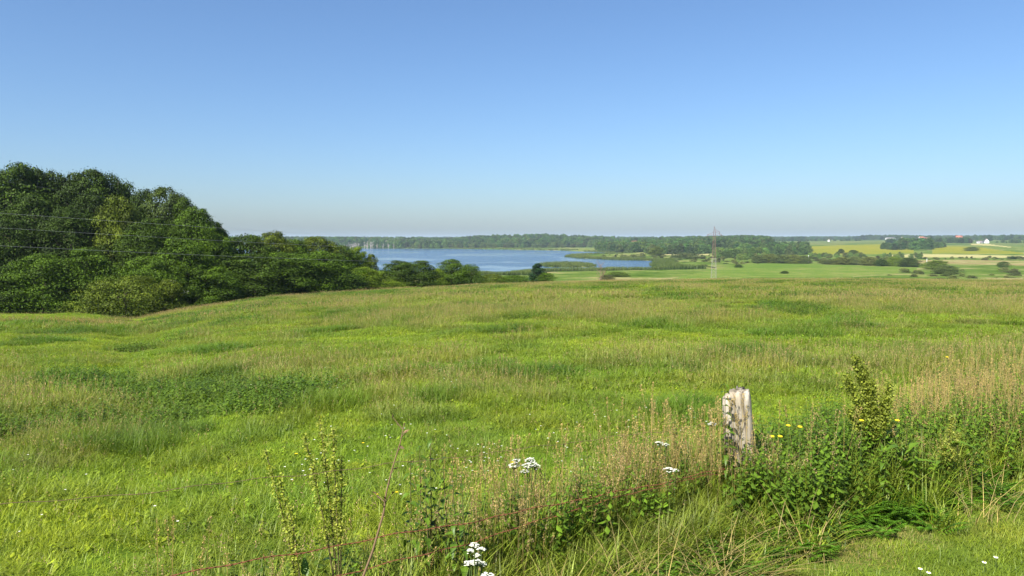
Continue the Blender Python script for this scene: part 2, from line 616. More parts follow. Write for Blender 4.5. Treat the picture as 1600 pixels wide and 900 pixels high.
# ------------------------------------------------------------------ scattering (for grass and other stuff nobody could count)
def scatter(name, protos, pos, rotz, scl, idx, tint, label, tilt=None, realise=False):
    coll = bpy.data.collections.new('kit_' + name)
    for k, me in enumerate(protos):
        coll.objects.link(bpy.data.objects.new('%s_kit_%02d' % (name, k), me))
    n = len(pos)
    me = bpy.data.meshes.new(name)
    me.vertices.add(n)
    me.vertices.foreach_set('co', np.asarray(pos, np.float32).ravel())
    rot = np.zeros((n, 3), np.float32)
    rot[:, 2] = rotz
    if tilt is not None:
        rot[:, :2] = tilt
    scl = np.asarray(scl, np.float32)
    if scl.ndim == 1:
        scl = np.repeat(scl[:, None], 3, 1)
    me.attributes.new('rot', 'FLOAT_VECTOR', 'POINT').data.foreach_set('vector', rot.ravel())
    me.attributes.new('scl', 'FLOAT_VECTOR', 'POINT').data.foreach_set('vector', scl.ravel())
    me.attributes.new('tint', 'FLOAT_VECTOR', 'POINT').data.foreach_set('vector', np.asarray(tint, np.float32).ravel())
    me.attributes.new('idx', 'INT', 'POINT').data.foreach_set('value', np.asarray(idx, np.int32))
    ng = bpy.data.node_groups.new(name + '_scatter', 'GeometryNodeTree')
    ng.interface.new_socket('Geometry', in_out='INPUT', socket_type='NodeSocketGeometry')
    ng.interface.new_socket('Geometry', in_out='OUTPUT', socket_type='NodeSocketGeometry')
    gi, go = ng.nodes.new('NodeGroupInput'), ng.nodes.new('NodeGroupOutput')
    ip = ng.nodes.new('GeometryNodeInstanceOnPoints')
    ci = ng.nodes.new('GeometryNodeCollectionInfo')
    ci.inputs['Collection'].default_value = coll
    ci.inputs['Separate Children'].default_value = True
    ci.inputs['Reset Children'].default_value = True
    ip.inputs['Pick Instance'].default_value = True

    def attr(nm, typ):
        a = ng.nodes.new('GeometryNodeInputNamedAttribute')
        a.data_type = typ
        a.inputs['Name'].default_value = nm
        return a.outputs['Attribute']
    ng.links.new(gi.outputs[0], ip.inputs['Points'])
    ng.links.new(ci.outputs[0], ip.inputs['Instance'])
    ng.links.new(attr('idx', 'INT'), ip.inputs['Instance Index'])
    ng.links.new(attr('rot', 'FLOAT_VECTOR'), ip.inputs['Rotation'])
    ng.links.new(attr('scl', 'FLOAT_VECTOR'), ip.inputs['Scale'])
    last = ip.outputs[0]
    if realise:
        ri = ng.nodes.new('GeometryNodeRealizeInstances')
        ng.links.new(last, ri.inputs[0])
        last = ri.outputs[0]
    ng.links.new(last, go.inputs[0])
    o = link(name, me)
    o.modifiers.new('scatter', 'NODES').node_group = ng
    tag(o, label, kind='stuff')
    return o


# ------------------------------------------------------------------ plant kits
def blades(mb, base, az, height, width, lean, curl, m=0, segs=3, var=None):
    """curved tapering blades, all arrays of length n"""
    n = len(az)
    t = np.linspace(0, 1, segs + 1)
    d = np.stack([np.cos(az), np.sin(az), np.zeros(n)], 1)
    side = np.stack([-np.sin(az), np.cos(az), np.zeros(n)], 1)
    out = (lean[:, None] * t + curl[:, None] * t ** 2.2) * height[:, None]
    up = height[:, None] * (t - 0.38 * np.minimum(curl, 1.3)[:, None] * t ** 2.4)
    c = base[:, None, :] + d[:, None, :] * out[..., None] + np.array((0, 0, 1.0)) * up[..., None]
    w = width[:, None] * (1 - t ** 1.6 * 0.97) * np.where(t == 0, 0.75, 1) * 0.5
    tw = np.linspace(0, 1, segs + 1)[None, :, None] * (rng.uniform(-0.7, 0.7, n))[:, None, None]
    sd = side[:, None, :] + d[:, None, :] * tw
    v = np.stack([c - sd * w[..., None], c + sd * w[..., None]], 2)      # n, segs+1, 2, 3
    k = np.arange(segs)
    f = np.stack([2 * k, 2 * k + 1, 2 * k + 3, 2 * k + 2], 1)
    F_ = (f[None] + (np.arange(n) * 2 * (segs + 1))[:, None, None]).reshape(-1, 4)
    hv = np.broadcast_to(t[None, :, None], (n, segs + 1, 2)).ravel()
    vv = rng.uniform(0, 1, n) if var is None else var
    vvv = np.broadcast_to(np.asarray(vv)[:, None, None], (n, segs + 1, 2)).ravel()
    mb.add(v.reshape(-1, 3), F_, m, h=hv, v=vvv)


def disc_pts(n, rad):
    a, r = rng.uniform(0, 2 * math.pi, n), rad * np.sqrt(rng.uniform(0, 1, n))
    return np.stack([r * np.cos(a), r * np.sin(a), np.full(n, -0.02)], 1)


def leaf_quads(mb, pos, nrm, size, aspect=0.55, m=0, var=None, fold=0.15, axis=None):
    """pointed leaves: a rhombus folded along its midrib"""
    n = len(pos)
    nrm = nrm / (np.linalg.norm(nrm, axis=1)[:, None] + 1e-9)
    r = rng.normal(size=(n, 3)) if axis is None else axis
    a = r - nrm * (r * nrm).sum(1)[:, None]
    a /= np.linalg.norm(a, axis=1)[:, None] + 1e-9
    b = np.cross(nrm, a)
    s = np.broadcast_to(np.asarray(size, float), (n,))[:, None]
    v = np.stack([pos - a * s * 0.5, pos + b * s * aspect * 0.5 - a * s * 0.06 + nrm * s * fold, pos + a * s * 0.5,
                  pos - b * s * aspect * 0.5 - a * s * 0.06 + nrm * s * fold], 1)
    base = np.arange(n) * 4
    f = np.concatenate([np.stack([base, base + 1, base + 2], 1), np.stack([base, base + 2, base + 3], 1)])
    vv = rng.uniform(0, 1, n) if var is None else var
    mb.add(v.reshape(-1, 3), f, m, h=np.tile([0, .5, 1, .5], n), v=np.repeat(vv, 4))


M_GRASS = plant_mat('grass_blade', 'instancer', 0.4, 0.35, (0.24, 0.28, 0.03, 0.3), 0.5, mul=(1.4, 1.25, 0.9))
M_SEED = plant_mat('grass_seed_head', 'fixed', 0.45, 0.3, None, 0.8, fixed=(0.36, 0.255, 0.14))
M_STRAW = plant_mat('dry_straw', 'fixed', 0.4, 0.3, None, 0.7, fixed=(0.34, 0.27, 0.1))
M_WEED = plant_mat('weed_leaf', 'instancer', 0.45, 0.3, None, 0.45)
M_WHITE = plant_mat('white_petal', 'fixed', 0.12, 0.25, None, 0.7, fixed=(0.75, 0.75, 0.71))
M_YELLOW = plant_mat('yellow_petal', 'fixed', 0.2, 0.25, None, 0.6, fixed=(0.75, 0.56, 0.02))
U = rng.uniform


def patch_pts(n, R):
    """soft-edged round patch"""
    a, r = U(0, 2 * math.pi, n), R * np.sqrt(np.minimum(U(0, 1, n), U(0, 1.15, n)))
    return np.stack([r * np.cos(a), r * np.sin(a), np.full(n, -0.02)], 1)


def kit_patch(R, n_short=0, short=(0.05, 0.12), n_tuft=0, tuft=(0.14, 0.32), n_seed=0, seed=(0.25, 0.5), n_weed=0, weed=(0.15, 0.35), W=1.0, seeds=12, mat=None, clump=16):
    """one round patch of sward: short blades, tussocks, flowering stems and leafy weeds"""
    mb = MB()
    if n_short:
        blades(mb, patch_pts(n_short, R), U(0, 6.28, n_short), U(*short, n_short), U(0.6, 1.3, n_short) * 0.0055 * W, U(0, .7, n_short), U(0.1, 0.9, n_short), 0, 2)
    for c in patch_pts(n_tuft, R):
        k = clump
        p = disc_pts(k, 0.07 * W ** 0.7) + c
        d = p - c
        az = np.arctan2(d[:, 1], d[:, 0]) + rng.normal(0, 0.8, k)
        blades(mb, p, az, U(*tuft, k) * U(0.7, 1.25), U(0.6, 1.3, k) * 0.006 * W, U(0, .35, k), U(0.2, 1.2, k), 0, 3, var=np.clip(U(0, 1) * 0.6 + U(0, .4, k), 0, 1))
    for p in patch_pts(n_seed, R):
        hh, az, ln = U(*seed), U(0, 6.28), U(0.02, 0.35)
        d = np.array((math.cos(az) * ln, math.sin(az) * ln, 1.0))
        d /= np.linalg.norm(d)
        q = p + d * hh
        w = np.array((-math.sin(az), math.cos(az), 0)) * 0.0014 * W
        mb.add([p - w, p + w, q + w * .6, q - w * .6], [(0, 1, 2, 3)], 0, v=U(0, 1), h=0.7)
        panicle(mb, q, d, U(0.05, 0.11) * W ** 0.5, seeds, 0.008 * W ** 0.5, 0.011 * W ** 0.8, 1)
    for p in patch_pts(n_weed, R):
        hh, az, ln = U(*weed), U(0, 6.28), U(0.0, 0.4)
        d = np.array((math.cos(az) * ln, math.sin(az) * ln, 1.0))
        nl = 9
        tt = np.linspace(0.15, 1.0, nl)
        a = U(0, 6.28, nl)
        ax = np.stack([np.cos(a), np.sin(a), U(-0.4, 0.4, nl)], 1)
        sz = 0.06 * W ** 0.7 * (1.15 - 0.6 * tt) * U(0.7, 1.3, nl)
        leaf_quads(mb, p + d * (tt * hh)[:, None] + ax * (sz * 0.5)[:, None], ax * 0.5 + np.array((0, 0, 1.0)), sz, 0.5, 0, axis=ax, fold=-0.1)
    return mb.mesh('sward_kit', [mat or M_GRASS, M_SEED])


def kit_tuft(n=70, rad=0.16, h=(0.14, 0.34), w=0.007, curl=(0.3, 1.3)):
    mb = MB()
    p = disc_pts(n, rad)
    az = np.arctan2(p[:, 1], p[:, 0]) + rng.normal(0, 0.9, n)
    blades(mb, p, az, U(*h, n), U(0.6, 1.4, n) * w, U(0, .35, n), U(*curl, n), 0, 3)
    return mb.mesh('grass_kit', [M_GRASS])


def panicle(mb, tip, d, length, n, spread, size, m):
    t = U(0, 1, n)
    pos = tip[None] - d[None] * (t * length)[:, None] + rng.normal(size=(n, 3)) * (spread * (0.25 + t * (1.2 - t)))[:, None]
    leaf_quads(mb, pos, rng.normal(size=(n, 3)), U(0.6, 1.3, n) * size, 0.45, m, axis=d[None] + rng.normal(size=(n, 3)) * 0.5)


def kit_seed(n=7, rad=0.22, h=(0.22, 0.46), leaves=44, seeds=12, size=0.012, spread=0.010, straw=0):
    mb = MB()
    if leaves:
        blades(mb, disc_pts(leaves, rad), U(0, 6.28, leaves), U(0.12, 0.34, leaves), U(0.6, 1.3, leaves) * 0.006, U(0, .4, leaves), U(0.2, 1.2, leaves), 0, 3)
    for k in range(n):
        p = disc_pts(1, rad)[0]
        hh, az, ln = U(*h), U(0, 6.28), U(0.02, 0.3)
        d = np.array((math.cos(az) * ln, math.sin(az) * ln, 1.0))
        d /= np.linalg.norm(d)
        q = p + d * hh
        w = np.array((-math.sin(az), math.cos(az), 0)) * 0.0016
        w2 = np.cross(d, w)
        mb.add([p - w, p + w, q + w * .6, q - w * .6, p - w2, p + w2, q + w2 * .6, q - w2 * .6], [(0, 1, 2, 3), (4, 5, 6, 7)], 2 if straw else 0, v=U(0, 1), h=0.6)
        panicle(mb, q, d, U(0.06, 0.14), seeds, spread, size, 1)
    return mb.mesh('grass_kit', [M_GRASS, M_SEED if not straw else M_SEED2, M_STRAW])


M_SEED2 = plant_mat('pale_seed_head', 'fixed', 0.45, 0.3, None, 0.8, fixed=(0.38, 0.285, 0.115))


def kit_weed(n=7, rad=0.2, h=(0.2, 0.42), leaf=0.07):
    """leafy upright stems, paired drooping leaves (nettle-like)"""
    mb = MB()
    for k in range(n):
        p = disc_pts(1, rad)[0]
        hh, az, ln = U(*h), U(0, 6.28), U(0.0, 0.35)
        d = np.array((math.cos(az) * ln, math.sin(az) * ln, 1.0))
        d /= np.linalg.norm(d)
        mb.tube([p, p + d * hh * .5, p + d * hh], [0.003, 0.0025, 0.0012], 4, 0, v=0.4)
        nl = int(hh / 0.035)
        tt = np.linspace(0.2, 1.0, nl)
        a = np.arange(nl) * 1.57 + U(0, 6)
        for s in (0, math.pi):
            ax = np.stack([np.cos(a + s), np.sin(a + s), np.full(nl, -0.35) + tt * 0.5], 1)
            sz = leaf * (1.15 - 0.75 * tt) * U(0.75, 1.2, nl)
            pos = p + d * (tt * hh)[:, None] + ax * (sz * 0.5)[:, None]
            nr = np.stack([np.cos(a + s) * 0.4, np.sin(a + s) * 0.4, np.ones(nl)], 1)
            leaf_quads(mb, pos, nr, sz, 0.5, 0, axis=ax, fold=-0.1)
    return mb.mesh('weed_kit', [M_WEED])


def kit_flower(n, rad, h, size, mat, petals=8):
    mb = MB()
    for k in range(n):
        p = disc_pts(1, rad)[0]
        hh = U(*h)
        q = p + np.array((U(-.2, .2) * hh, U(-.2, .2) * hh, hh))
        mb.tube([p, q], [0.0015, 0.0012], 3, 0, v=.5)
        a = np.arange(petals) * 2 * math.pi / petals
        ax = np.stack([np.cos(a), np.sin(a), np.full(petals, 0.35)], 1)
        leaf_quads(mb, q + ax * size * 0.5, np.tile((0, 0, 1.0), (petals, 1)) + ax * -0.2, np.full(petals, size), 0.8, 1, axis=ax)
    return mb.mesh('flower_kit', [M_WEED, mat])


def sward_kits(R, k, W):
    """five kinds, three of each: lawn, meadow, tussock, flowering, weedy; k scales the number of blades"""
    q = lambda v: max(1, int(v * k))
    out = []
    for _ in range(3):
        out.append(kit_patch(R, q(2300), (0.025, 0.085), q(22), (0.06, 0.15), q(5), (0.12, 0.3), q(9), (0.03, 0.1), W=W, clump=12, seeds=8))
    for _ in range(3):
        out.append(kit_patch(R, q(1000), (0.06, 0.14), q(38), (0.09, 0.22), q(14), (0.16, 0.36), q(14), (0.04, 0.16), W=W, seeds=8))
    for _ in range(3):
        out.append(kit_patch(R, q(600), (0.06, 0.16), q(80), (0.16, 0.34), q(10), (0.25, 0.4), q(8), (0.06, 0.2), W=W, seeds=9))
    for _ in range(3):
        out.append(kit_patch(R, q(700), (0.06, 0.16), q(36), (0.14, 0.3), q(75), (0.2, 0.44), W=W, seeds=9))
    for _ in range(3):
        out.append(kit_patch(R, q(500), (0.05, 0.12), q(14), (0.12, 0.26), q(3), (0.2, 0.35), q(70), (0.10, 0.30), W=W))
    return out


def lay_sward(name, label, bounds, R, over, kits):
    r0, r1 = bounds
    amax = math.radians(47)
    g_ = R * math.sqrt(math.pi / over)
    x, y = np.meshgrid(np.arange(-r1, r1, g_), np.arange(0, r1, g_))
    x, y = x.ravel() + U(-.4, .4, x.size) * g_, y.ravel() + U(-.4, .4, y.size) * g_
    a, r = np.arctan2(x, y), np.hypot(x, y)
    k = (verge_edge(x, y) < -R * 0.4) & (r < np.interp(a, BROW_AZ, BROW_R) * 1.15) & (r > r0) & (r < r1) & (np.abs(a) < amax)
    x, y, a, r = x[k], y[k], a[k], r[k]
    n = len(x)
    n_big, n_mid = fbm(x, y, 15, 3, 71), fbm(x, y, 4.0, 3, 72)
    n_tus = fbm(x, y, 1.9, 2, 77)
    noise_ = (n_big - 0.5) * 1.2 + (n_mid - 0.5) * 1.3 + 0.25 * smooth(px_az(330), px_az(60), a) * smooth(6.5, 8, r) * smooth(14, 10, r) + U(-.3, .3, n)
    tall = np.argsort(np.argsort(noise_)) / n          # share of the sward that is shorter
    weedy = fbm(x, y, 3.2, 3, 74) + 0.11 * smooth(8.8, 9.6, r) * smooth(13, 12, r) * smooth(px_az(660), px_az(560), a)
    p_lawn = np.interp(r, [4, 9, 14, 22, 60], [0.56, 0.52, 0.34, 0.2, 0.18])
    p_seed = np.interp(r, [4, 9, 14, 22, 60], [0.94, 0.88, 0.76, 0.66, 0.62])
    kind = np.where(tall < p_lawn, 0, np.where(tall < p_seed, 1, 3))
    kind = np.where((n_tus + U(-.12, .12, n) > 0.67) & (kind < 3), 2, kind)
    kind = np.where(weedy + U(-.03, .03, n) > 0.655, 4, kind)
    lowf = (a < px_az(170)) & (r > 49 + 3 * np.sin(a * 14))
    strip = (a < px_az(150)) & (r > 41 + 2 * np.sin(a * 30)) & ~lowf
    kind = np.where(lowf, 0, np.where(strip, 3, kind))
    g = [np.array(c) for c in ((0.18, 0.262, 0.018), (0.15, 0.225, 0.02), (0.075, 0.155, 0.014), (0.185, 0.22, 0.045), (0.055, 0.12, 0.014))]
    tint = np.array([g[q] for q in kind])
    tint = np.where(strip[:, None], np.array((0.24, 0.165, 0.055)), tint)
    mx = np.clip(fbm(x, y, 2.2, 2, 76) * 1.6 - 0.4, 0, 1)[:, None]
    tint = tint * (1 - 0.35 * mx) + np.array((0.19, 0.24, 0.02)) * 0.35 * mx
    tint = tint * U(0.82, 1.18, (n, 1)) * (1 + rng.normal(0, 0.04, (n, 3)))
    rz = U(0, 6.28, n)
    e = max(R, 0.4)
    gx_, gy_ = (H(x + e, y, False) - H(x - e, y, False)) / (2 * e), (H(x, y + e, False) - H(x, y - e, False)) / (2 * e)
    lx, ly = np.cos(rz) * gx_ + np.sin(rz) * gy_, -np.sin(rz) * gx_ + np.cos(rz) * gy_
    tilt = np.stack([np.arctan(ly), -np.arctan(lx)], 1)
    hs = U(0.8, 1.2, n) * (0.5 + 0.6 * n_mid)
    hs = np.where(kind == 0, np.maximum(hs, 0.85), hs)
    sx_ = U(0.85, 1.15, n)
    scatter(name, kits, np.stack([x, y, H(x, y, False)], 1), rz, np.stack([sx_, sx_, hs], 1), kind * 3 + rng.integers(0, 3, n), tint, label, tilt)


lay_sward('pasture_grass', 'green pasture grass just beyond the wire fence', (1.0, 10), 0.45, 2.6, sward_kits(0.45, 0.9, 1.0))
lay_sward('meadow_grass', 'green and brown meadow grass in the middle of the pasture', (10, 32), 0.65, 2.5, sward_kits(0.65, 0.9, 1.5))
lay_sward('hilltop_grass', 'olive flowering grass on the far brow of the pasture', (32, 150), 1.7, 2.3, sward_kits(1.7, 1.3, 3.6))

# small flowers dotted through the pasture
n = 1700
a, r = U(-0.8, 0.8, n), 5 + 60 * U(0, 1, n) ** 1.6
x, y = r * np.sin(a), r * np.cos(a)
k = (verge_edge(x, y) < -0.8) & ((fbm(x, y, 3.0, 2, 79) > 0.57) | (U(0, 1, n) < 0.12)) & (r < np.interp(a, BROW_AZ, BROW_R))
x, y = x[k], y[k]
n = len(x)
idx = (U(0, 1, n) > 0.93).astype(int)
scatter('clover_flowers', [kit_flower(2, 0.12, (0.08, 0.17), 0.009, M_WHITE), kit_flower(1, 0.1, (0.12, 0.25), 0.014, M_YELLOW)], np.stack([x, y, H(x, y, False)], 1), U(0, 6.28, n),
        U(0.8, 1.3, n), idx, np.tile((0.08, 0.14, 0.02), (n, 1)), 'tiny white and yellow flowers dotted through the pasture')

# mown verge
R_ = 0.35
g_ = R_ * math.sqrt(math.pi / 2.6)
vx, vy = np.meshgrid(np.arange(-3.5, 8.5, g_), np.arange(-1, 7, g_))
vx, vy = vx.ravel() + U(-.4, .4, vx.size) * g_, vy.ravel() + U(-.4, .4, vy.size) * g_
k = verge_edge(vx, vy) > 0.0
vx, vy = vx[k], vy[k]
n = len(vx)
q = fbm(vx, vy, 0.7, 3, 90)[:, None]
tint = np.array((0.125, 0.205, 0.014)) * (1 - q) + np.array((0.23, 0.29, 0.02)) * q
brown = (np.clip(0.5 - verge_edge(vx, vy), 0, 0.4) / 0.4)[:, None] * U(0, 1, (n, 1))
tint = tint * (1 - brown * .9) + np.array((0.26, 0.19, 0.085)) * brown * .9
scatter('verge_grass', [kit_patch(R_, 2300, (0.025, 0.065), 5, (0.05, 0.09), W=0.8) for _ in range(4)], np.stack([vx, vy, H(vx, vy, False)], 1), U(0, 6.28, n), U(0.85, 1.2, n),
        rng.integers(0, 4, n), tint * U(.88, 1.12, (n, 1)), 'short mown bright green grass of the verge')

# tall growth along the fence
def kit_straw():
    mb = MB()
    n = 40
    blades(mb, disc_pts(n, 0.16), U(0, 6.28, n), U(0.1, 0.4, n), U(0.6, 1.2, n) * 0.005, U(0.2, 1.2, n), U(0.3, 1.4, n), 0, 3)
    return mb.mesh('straw_kit', [M_STRAW])


def kit_fern():
    """feathery yarrow leaves"""
    mb = MB()
    for k in range(9):
        p = disc_pts(1, 0.1)[0]
        az, ln = U(0, 6.28), U(0.12, 0.24)
        t = np.linspace(0.1, 1, 14)
        el = U(0.5, 1.2)
        ax = np.stack([np.cos(az) * t * ln, np.sin(az) * t * ln, ln * (el * t - 0.55 * t * t)], 1) + p
        sd = np.array((-math.sin(az), math.cos(az), 0.25))
        for s in (-1, 1):
            a2 = np.tile(sd * s + np.array((math.cos(az), math.sin(az), 0)) * 0.6, (14, 1))
            sz = 0.05 * np.sin(np.pi * (0.12 + 0.86 * t)) + 0.006
            leaf_quads(mb, ax + a2 * (sz * 0.45)[:, None], np.tile((0, 0, 1.0), (14, 1)), sz, 0.28, 0, axis=a2)
    return mb.mesh('yarrow_leaf_kit', [M_WEED])


M_KEEP = (M_GRASS, M_WEED)
M_GRASS = plant_mat('tall_grass_blade', 'geometry', 0.45, 0.35, (0.24, 0.24, 0.06, 0.35), 0.5)
M_WEED = plant_mat('tall_weed_leaf', 'geometry', 0.45, 0.3, None, 0.45)
TALL_KITS = ([kit_tuft(46, 0.09, (0.18, 0.46), 0.0075, (0.0, 0.65)) for _ in range(4)]
             + [kit_seed(7, 0.14, (0.35, 0.72), 16, 34, 0.010, 0.010, 1) for _ in range(4)]
             + [kit_straw() for _ in range(3)] + [kit_fern() for _ in range(3)] + [kit_seed(8, 0.12, (0.35, 0.58), 10, 34, 0.009, 0.016, 0) for _ in range(2)]
             + [kit_weed(5, 0.12, (0.3, 0.5), 0.085) for _ in range(3)])
M_GRASS, M_WEED = M_KEEP
# tuft 0-3, dry seed 4-7, straw 8-10, yarrow leaf 11-13, purple seed 14-15, nettle 16-18
n = 4000
t_ = U(-3.6, 8.0, n)
off = rng.normal(0.14, 0.34, n) + 0.14 * np.clip(t_ + 0.5, 0, 2.5) * U(-0.2, 1, n)
tx, ty = FP[0] + FD[0] * t_ + FN[0] * off, FP[1] + FD[1] * t_ + FN[1] * off
dens = np.interp(t_, [-3.6, -2.7, -2.2, -1.6, -0.6, 0.5, 2.4, 4.5, 8], [0.2, 0.35, 0.6, 0.95, 1, 1, 1, 0.9, 0.7])
k = (U(0, 1, n) < dens) & (verge_edge(tx, ty) < 0.06) & (off > -0.7) & (np.hypot(tx, ty) > 1.6)
tx, ty, t_, off = tx[k], ty[k], t_[k], off[k]
n = len(tx)
u = U(0, 1, n)
nz = fbm(tx, ty, 0.8, 3, 95)
p_dry = np.interp(t_ + 0.8 * off, [-3.6, -1.5, -0.2, 0.15, 0.5, 1.6, 2.6, 8], [0.12, 0.27, 0.25, 0.06, 0.01, 0.01, 0.12, 0.16]) * (0.6 + 0.8 * nz)
idx = rng.integers(0, 4, n)
idx = np.where(u < p_dry, rng.integers(4, 8, n), idx)
idx = np.where((u > np.where((t_ > 0) & (t_ < 2.3), 0.985, 0.93)), rng.integers(14, 16, n), idx)
idx = np.where((off > 0.28) & (U(0, 1, n) < 0.42), rng.integers(11, 14, n), idx)
p_net = np.interp(t_, [-2, -1.6, -0.8, -0.4, 0.1, 0.5, 1.8, 2.6], [0.05, 0.24, 0.10, 0.10, 0.2, 0.46, 0.42, 0.08])
idx = np.where((U(0, 1, n) < p_net) & (off < np.where(np.abs(t_) < 0.3, -0.05, 0.5)), rng.integers(16, 19, n), idx)
idx = np.where((verge_edge(tx, ty) > -0.14) & (U(0, 1, n) < 0.16), rng.integers(8, 11, n), idx)
idx = np.where((off > 0.2) & (idx < 4) & (U(0, 1, n) < 0.3), rng.integers(16, 19, n), idx)
lowfront = (t_ < -0.35) & (off > 0.06)
idx = np.where(lowfront & (idx >= 4) & (idx < 8), rng.integers(11, 14, n), np.where(lowfront & (idx >= 14), rng.integers(0, 4, n), idx))
tint = np.array((0.1, 0.18, 0.014)) * (1 - nz[:, None]) + np.array((0.25, 0.3, 0.03)) * nz[:, None]
tint = np.where((idx >= 11)[:, None] & (idx < 14)[:, None], np.array((0.065, 0.15, 0.01)), tint)
tint = np.where((idx >= 16)[:, None], np.array((0.08, 0.145, 0.013)), tint)
tint = tint * U(0.7, 1.3, (n, 1))
edge = np.clip(-verge_edge(tx, ty) / 0.3, 0.5, 1.0)
hs = U(0.7, 1.25, n) * np.where(idx < 4, edge, np.where(idx < 8, 0.5 + edge * .5, 1))
hs = np.where(lowfront & (idx < 4), hs * 0.62, hs)
scl = np.stack([np.ones(n), np.ones(n), hs], 1)
scatter('fence_line_grass', TALL_KITS, np.stack([tx, ty, H(tx, ty, False)], 1), U(0, 6.28, n), scl, idx, tint, 'tall dry and green grass grown up along the wire fence', realise=True)

# ------------------------------------------------------------------ trees
M_LEAF = plant_mat('tree_foliage', 'object', 0.75, 0.12, None, 0.6, spec=0.12)
M_LEAF_I = plant_mat('distant_foliage', 'instancer', 0.5, 0.2, None, 0.6, spec=0.2)
M_BLOSSOM = plant_mat('elder_blossom', 'fixed', 0.2, 0.2, None, 0.8, fixed=(0.5, 0.49, 0.4))
M_BARK = plain_mat('bark', (0.09, 0.07, 0.05), 0.95, 0.35, 6, (1, 1, 0.25), 0.6)
M_DEAD = plain_mat('dead_wood', (0.36, 0.32, 0.28), 0.95, 0.25, 6, (1, 1, 0.25), 0.3)


def crown_mesh(name, n_leaf, blobs, leaf, base=0.06, shape=0.5, pointed=0.0, mats=None, blossom=0.0, seed=0, aspect=1.0, bough=0.1):
    """unit crown (height 1, radius about 0.5): leaves on the outer faces of many boughs"""
    mb = MB()
    g = np.random.default_rng(seed)
    per = n_leaf // blobs
    for k in range(blobs):
        t = (k + g.uniform(0, 1)) / blobs
        z = base + (0.97 - base) * t
        prof = (1 - abs(2 * (t * 0.86 + 0.06) - 0.84) ** 2.4 * 0.93) ** 0.75 * (0.85 + 0.15 * min(1, t * 4))
        prof = prof * (1 - pointed) + pointed * (1 - t) ** 0.8
        a = g.uniform(0, 2 * math.pi)
        rr = 0.42 * prof * (0.25 + 0.75 * g.uniform(0, 1) ** 0.45) * g.uniform(0.8, 1.18)
        br = g.uniform(0.8, 1.5) * bough * (0.65 + 0.45 * prof)
        c = np.array((rr * math.cos(a), rr * math.sin(a), max(z - br * 0.6, br * 0.5)))
        d = g.normal(size=(per, 3))
        d /= np.linalg.norm(d, axis=1)[:, None]
        bias = np.array((math.cos(a) * 0.55, math.sin(a) * 0.55, 0.55))
        d = d + bias * g.uniform(0.2, 1.2, (per, 1))
        d /= np.linalg.norm(d, axis=1)[:, None]
        rad = br * np.where(g.uniform(0, 1, (per, 1)) < 0.12, g.uniform(1.0, 1.5, (per, 1)), g.uniform(0.5, 1.12, (per, 1)) ** 0.7)
        stretch = np.array((1.15, 1.15, 0.62))
        pos = c + d * rad * stretch
        pos = pos * np.array((aspect, aspect, 1.0))
        nr = d * 1.0 + g.normal(size=(per, 3)) * 0.42 + np.array((0, 0, 0.3))
        vv = np.clip(g.uniform(0.1, 0.9, per) * 0.75 + g.uniform(-0.15, 0.3), 0, 1)
        cut = per - int(per * 0.3) if blossom and a > 3.6 and g.uniform() < blossom else per
        leaf_quads(mb, pos[:cut], nr[:cut], leaf * g.uniform(0.6, 1.35, cut), 0.62, 0, var=vv[:cut])
        if cut < per:
            leaf_quads(mb, pos[cut:], nr[cut:], leaf * g.uniform(0.5, 0.9, per - cut), 0.8, 1, var=vv[cut:])
    k = n_leaf // 8                      # leaves of the inner boughs
    t = g.uniform(0.02, 0.9, k)
    pr = (1 - np.abs(2 * (t * 0.86 + 0.06) - 0.84) ** 2.4 * 0.93) ** 0.75 * (1 - pointed * t)
    a, rr = g.uniform(0, 6.283, k), 0.36 * pr * np.sqrt(g.uniform(0, 1, k))
    pos = np.stack([aspect * rr * np.cos(a), aspect * rr * np.sin(a), base + (0.93 - base) * t], 1)
    leaf_quads(mb, pos, g.normal(size=(k, 3)), leaf * 1.7 * g.uniform(0.7, 1.3, k), 0.7, 0, var=g.uniform(0.1, 0.7, k))
    return mb.mesh(name, mats or [M_LEAF, M_BLOSSOM])


def trunk_mesh(name, seed, limbs=9, thick=0.022, mat=None, top=0.8, twigs=0, base=0.25):
    g = np.random.default_rng(seed)
    mb = MB()
    z = np.linspace(-0.03, top, 7)
    ax = np.stack([np.cumsum(g.normal(0, .012, 7)), np.cumsum(g.normal(0, .012, 7)), z], 1)
    mb.tube(ax, thick * np.linspace(1.25, 0.2, 7), 7)
    for k in range(limbs):
        t = g.uniform(base, 0.95)
        p = np.array([np.interp(t * top, z, ax[:, i]) for i in range(3)])
        a, ln = g.uniform(0, 6.28), g.uniform(0.18, 0.36) * (1.15 - 0.6 * t)
        d = np.array((math.cos(a), math.sin(a), g.uniform(0.5, 1.1)))
        q = p + d * ln * 0.55
        e = q + (d * 0.8 + np.array((0, 0, 0.4))) * ln * 0.5
        mb.tube([p, q, e], thick * np.array((0.5, 0.3, 0.1)), 5)
        for j in range(twigs):
            s = g.uniform(0.3, 1)
            o = p + (e - p) * s
            w = o + np.array((g.normal() * .5, g.normal() * .5, g.uniform(0.2, 0.9))) * ln * 0.5
            mb.tube([o, w], thick * np.array((0.2, 0.06)), 3)
    return mb.mesh(name, [mat or M_BARK])


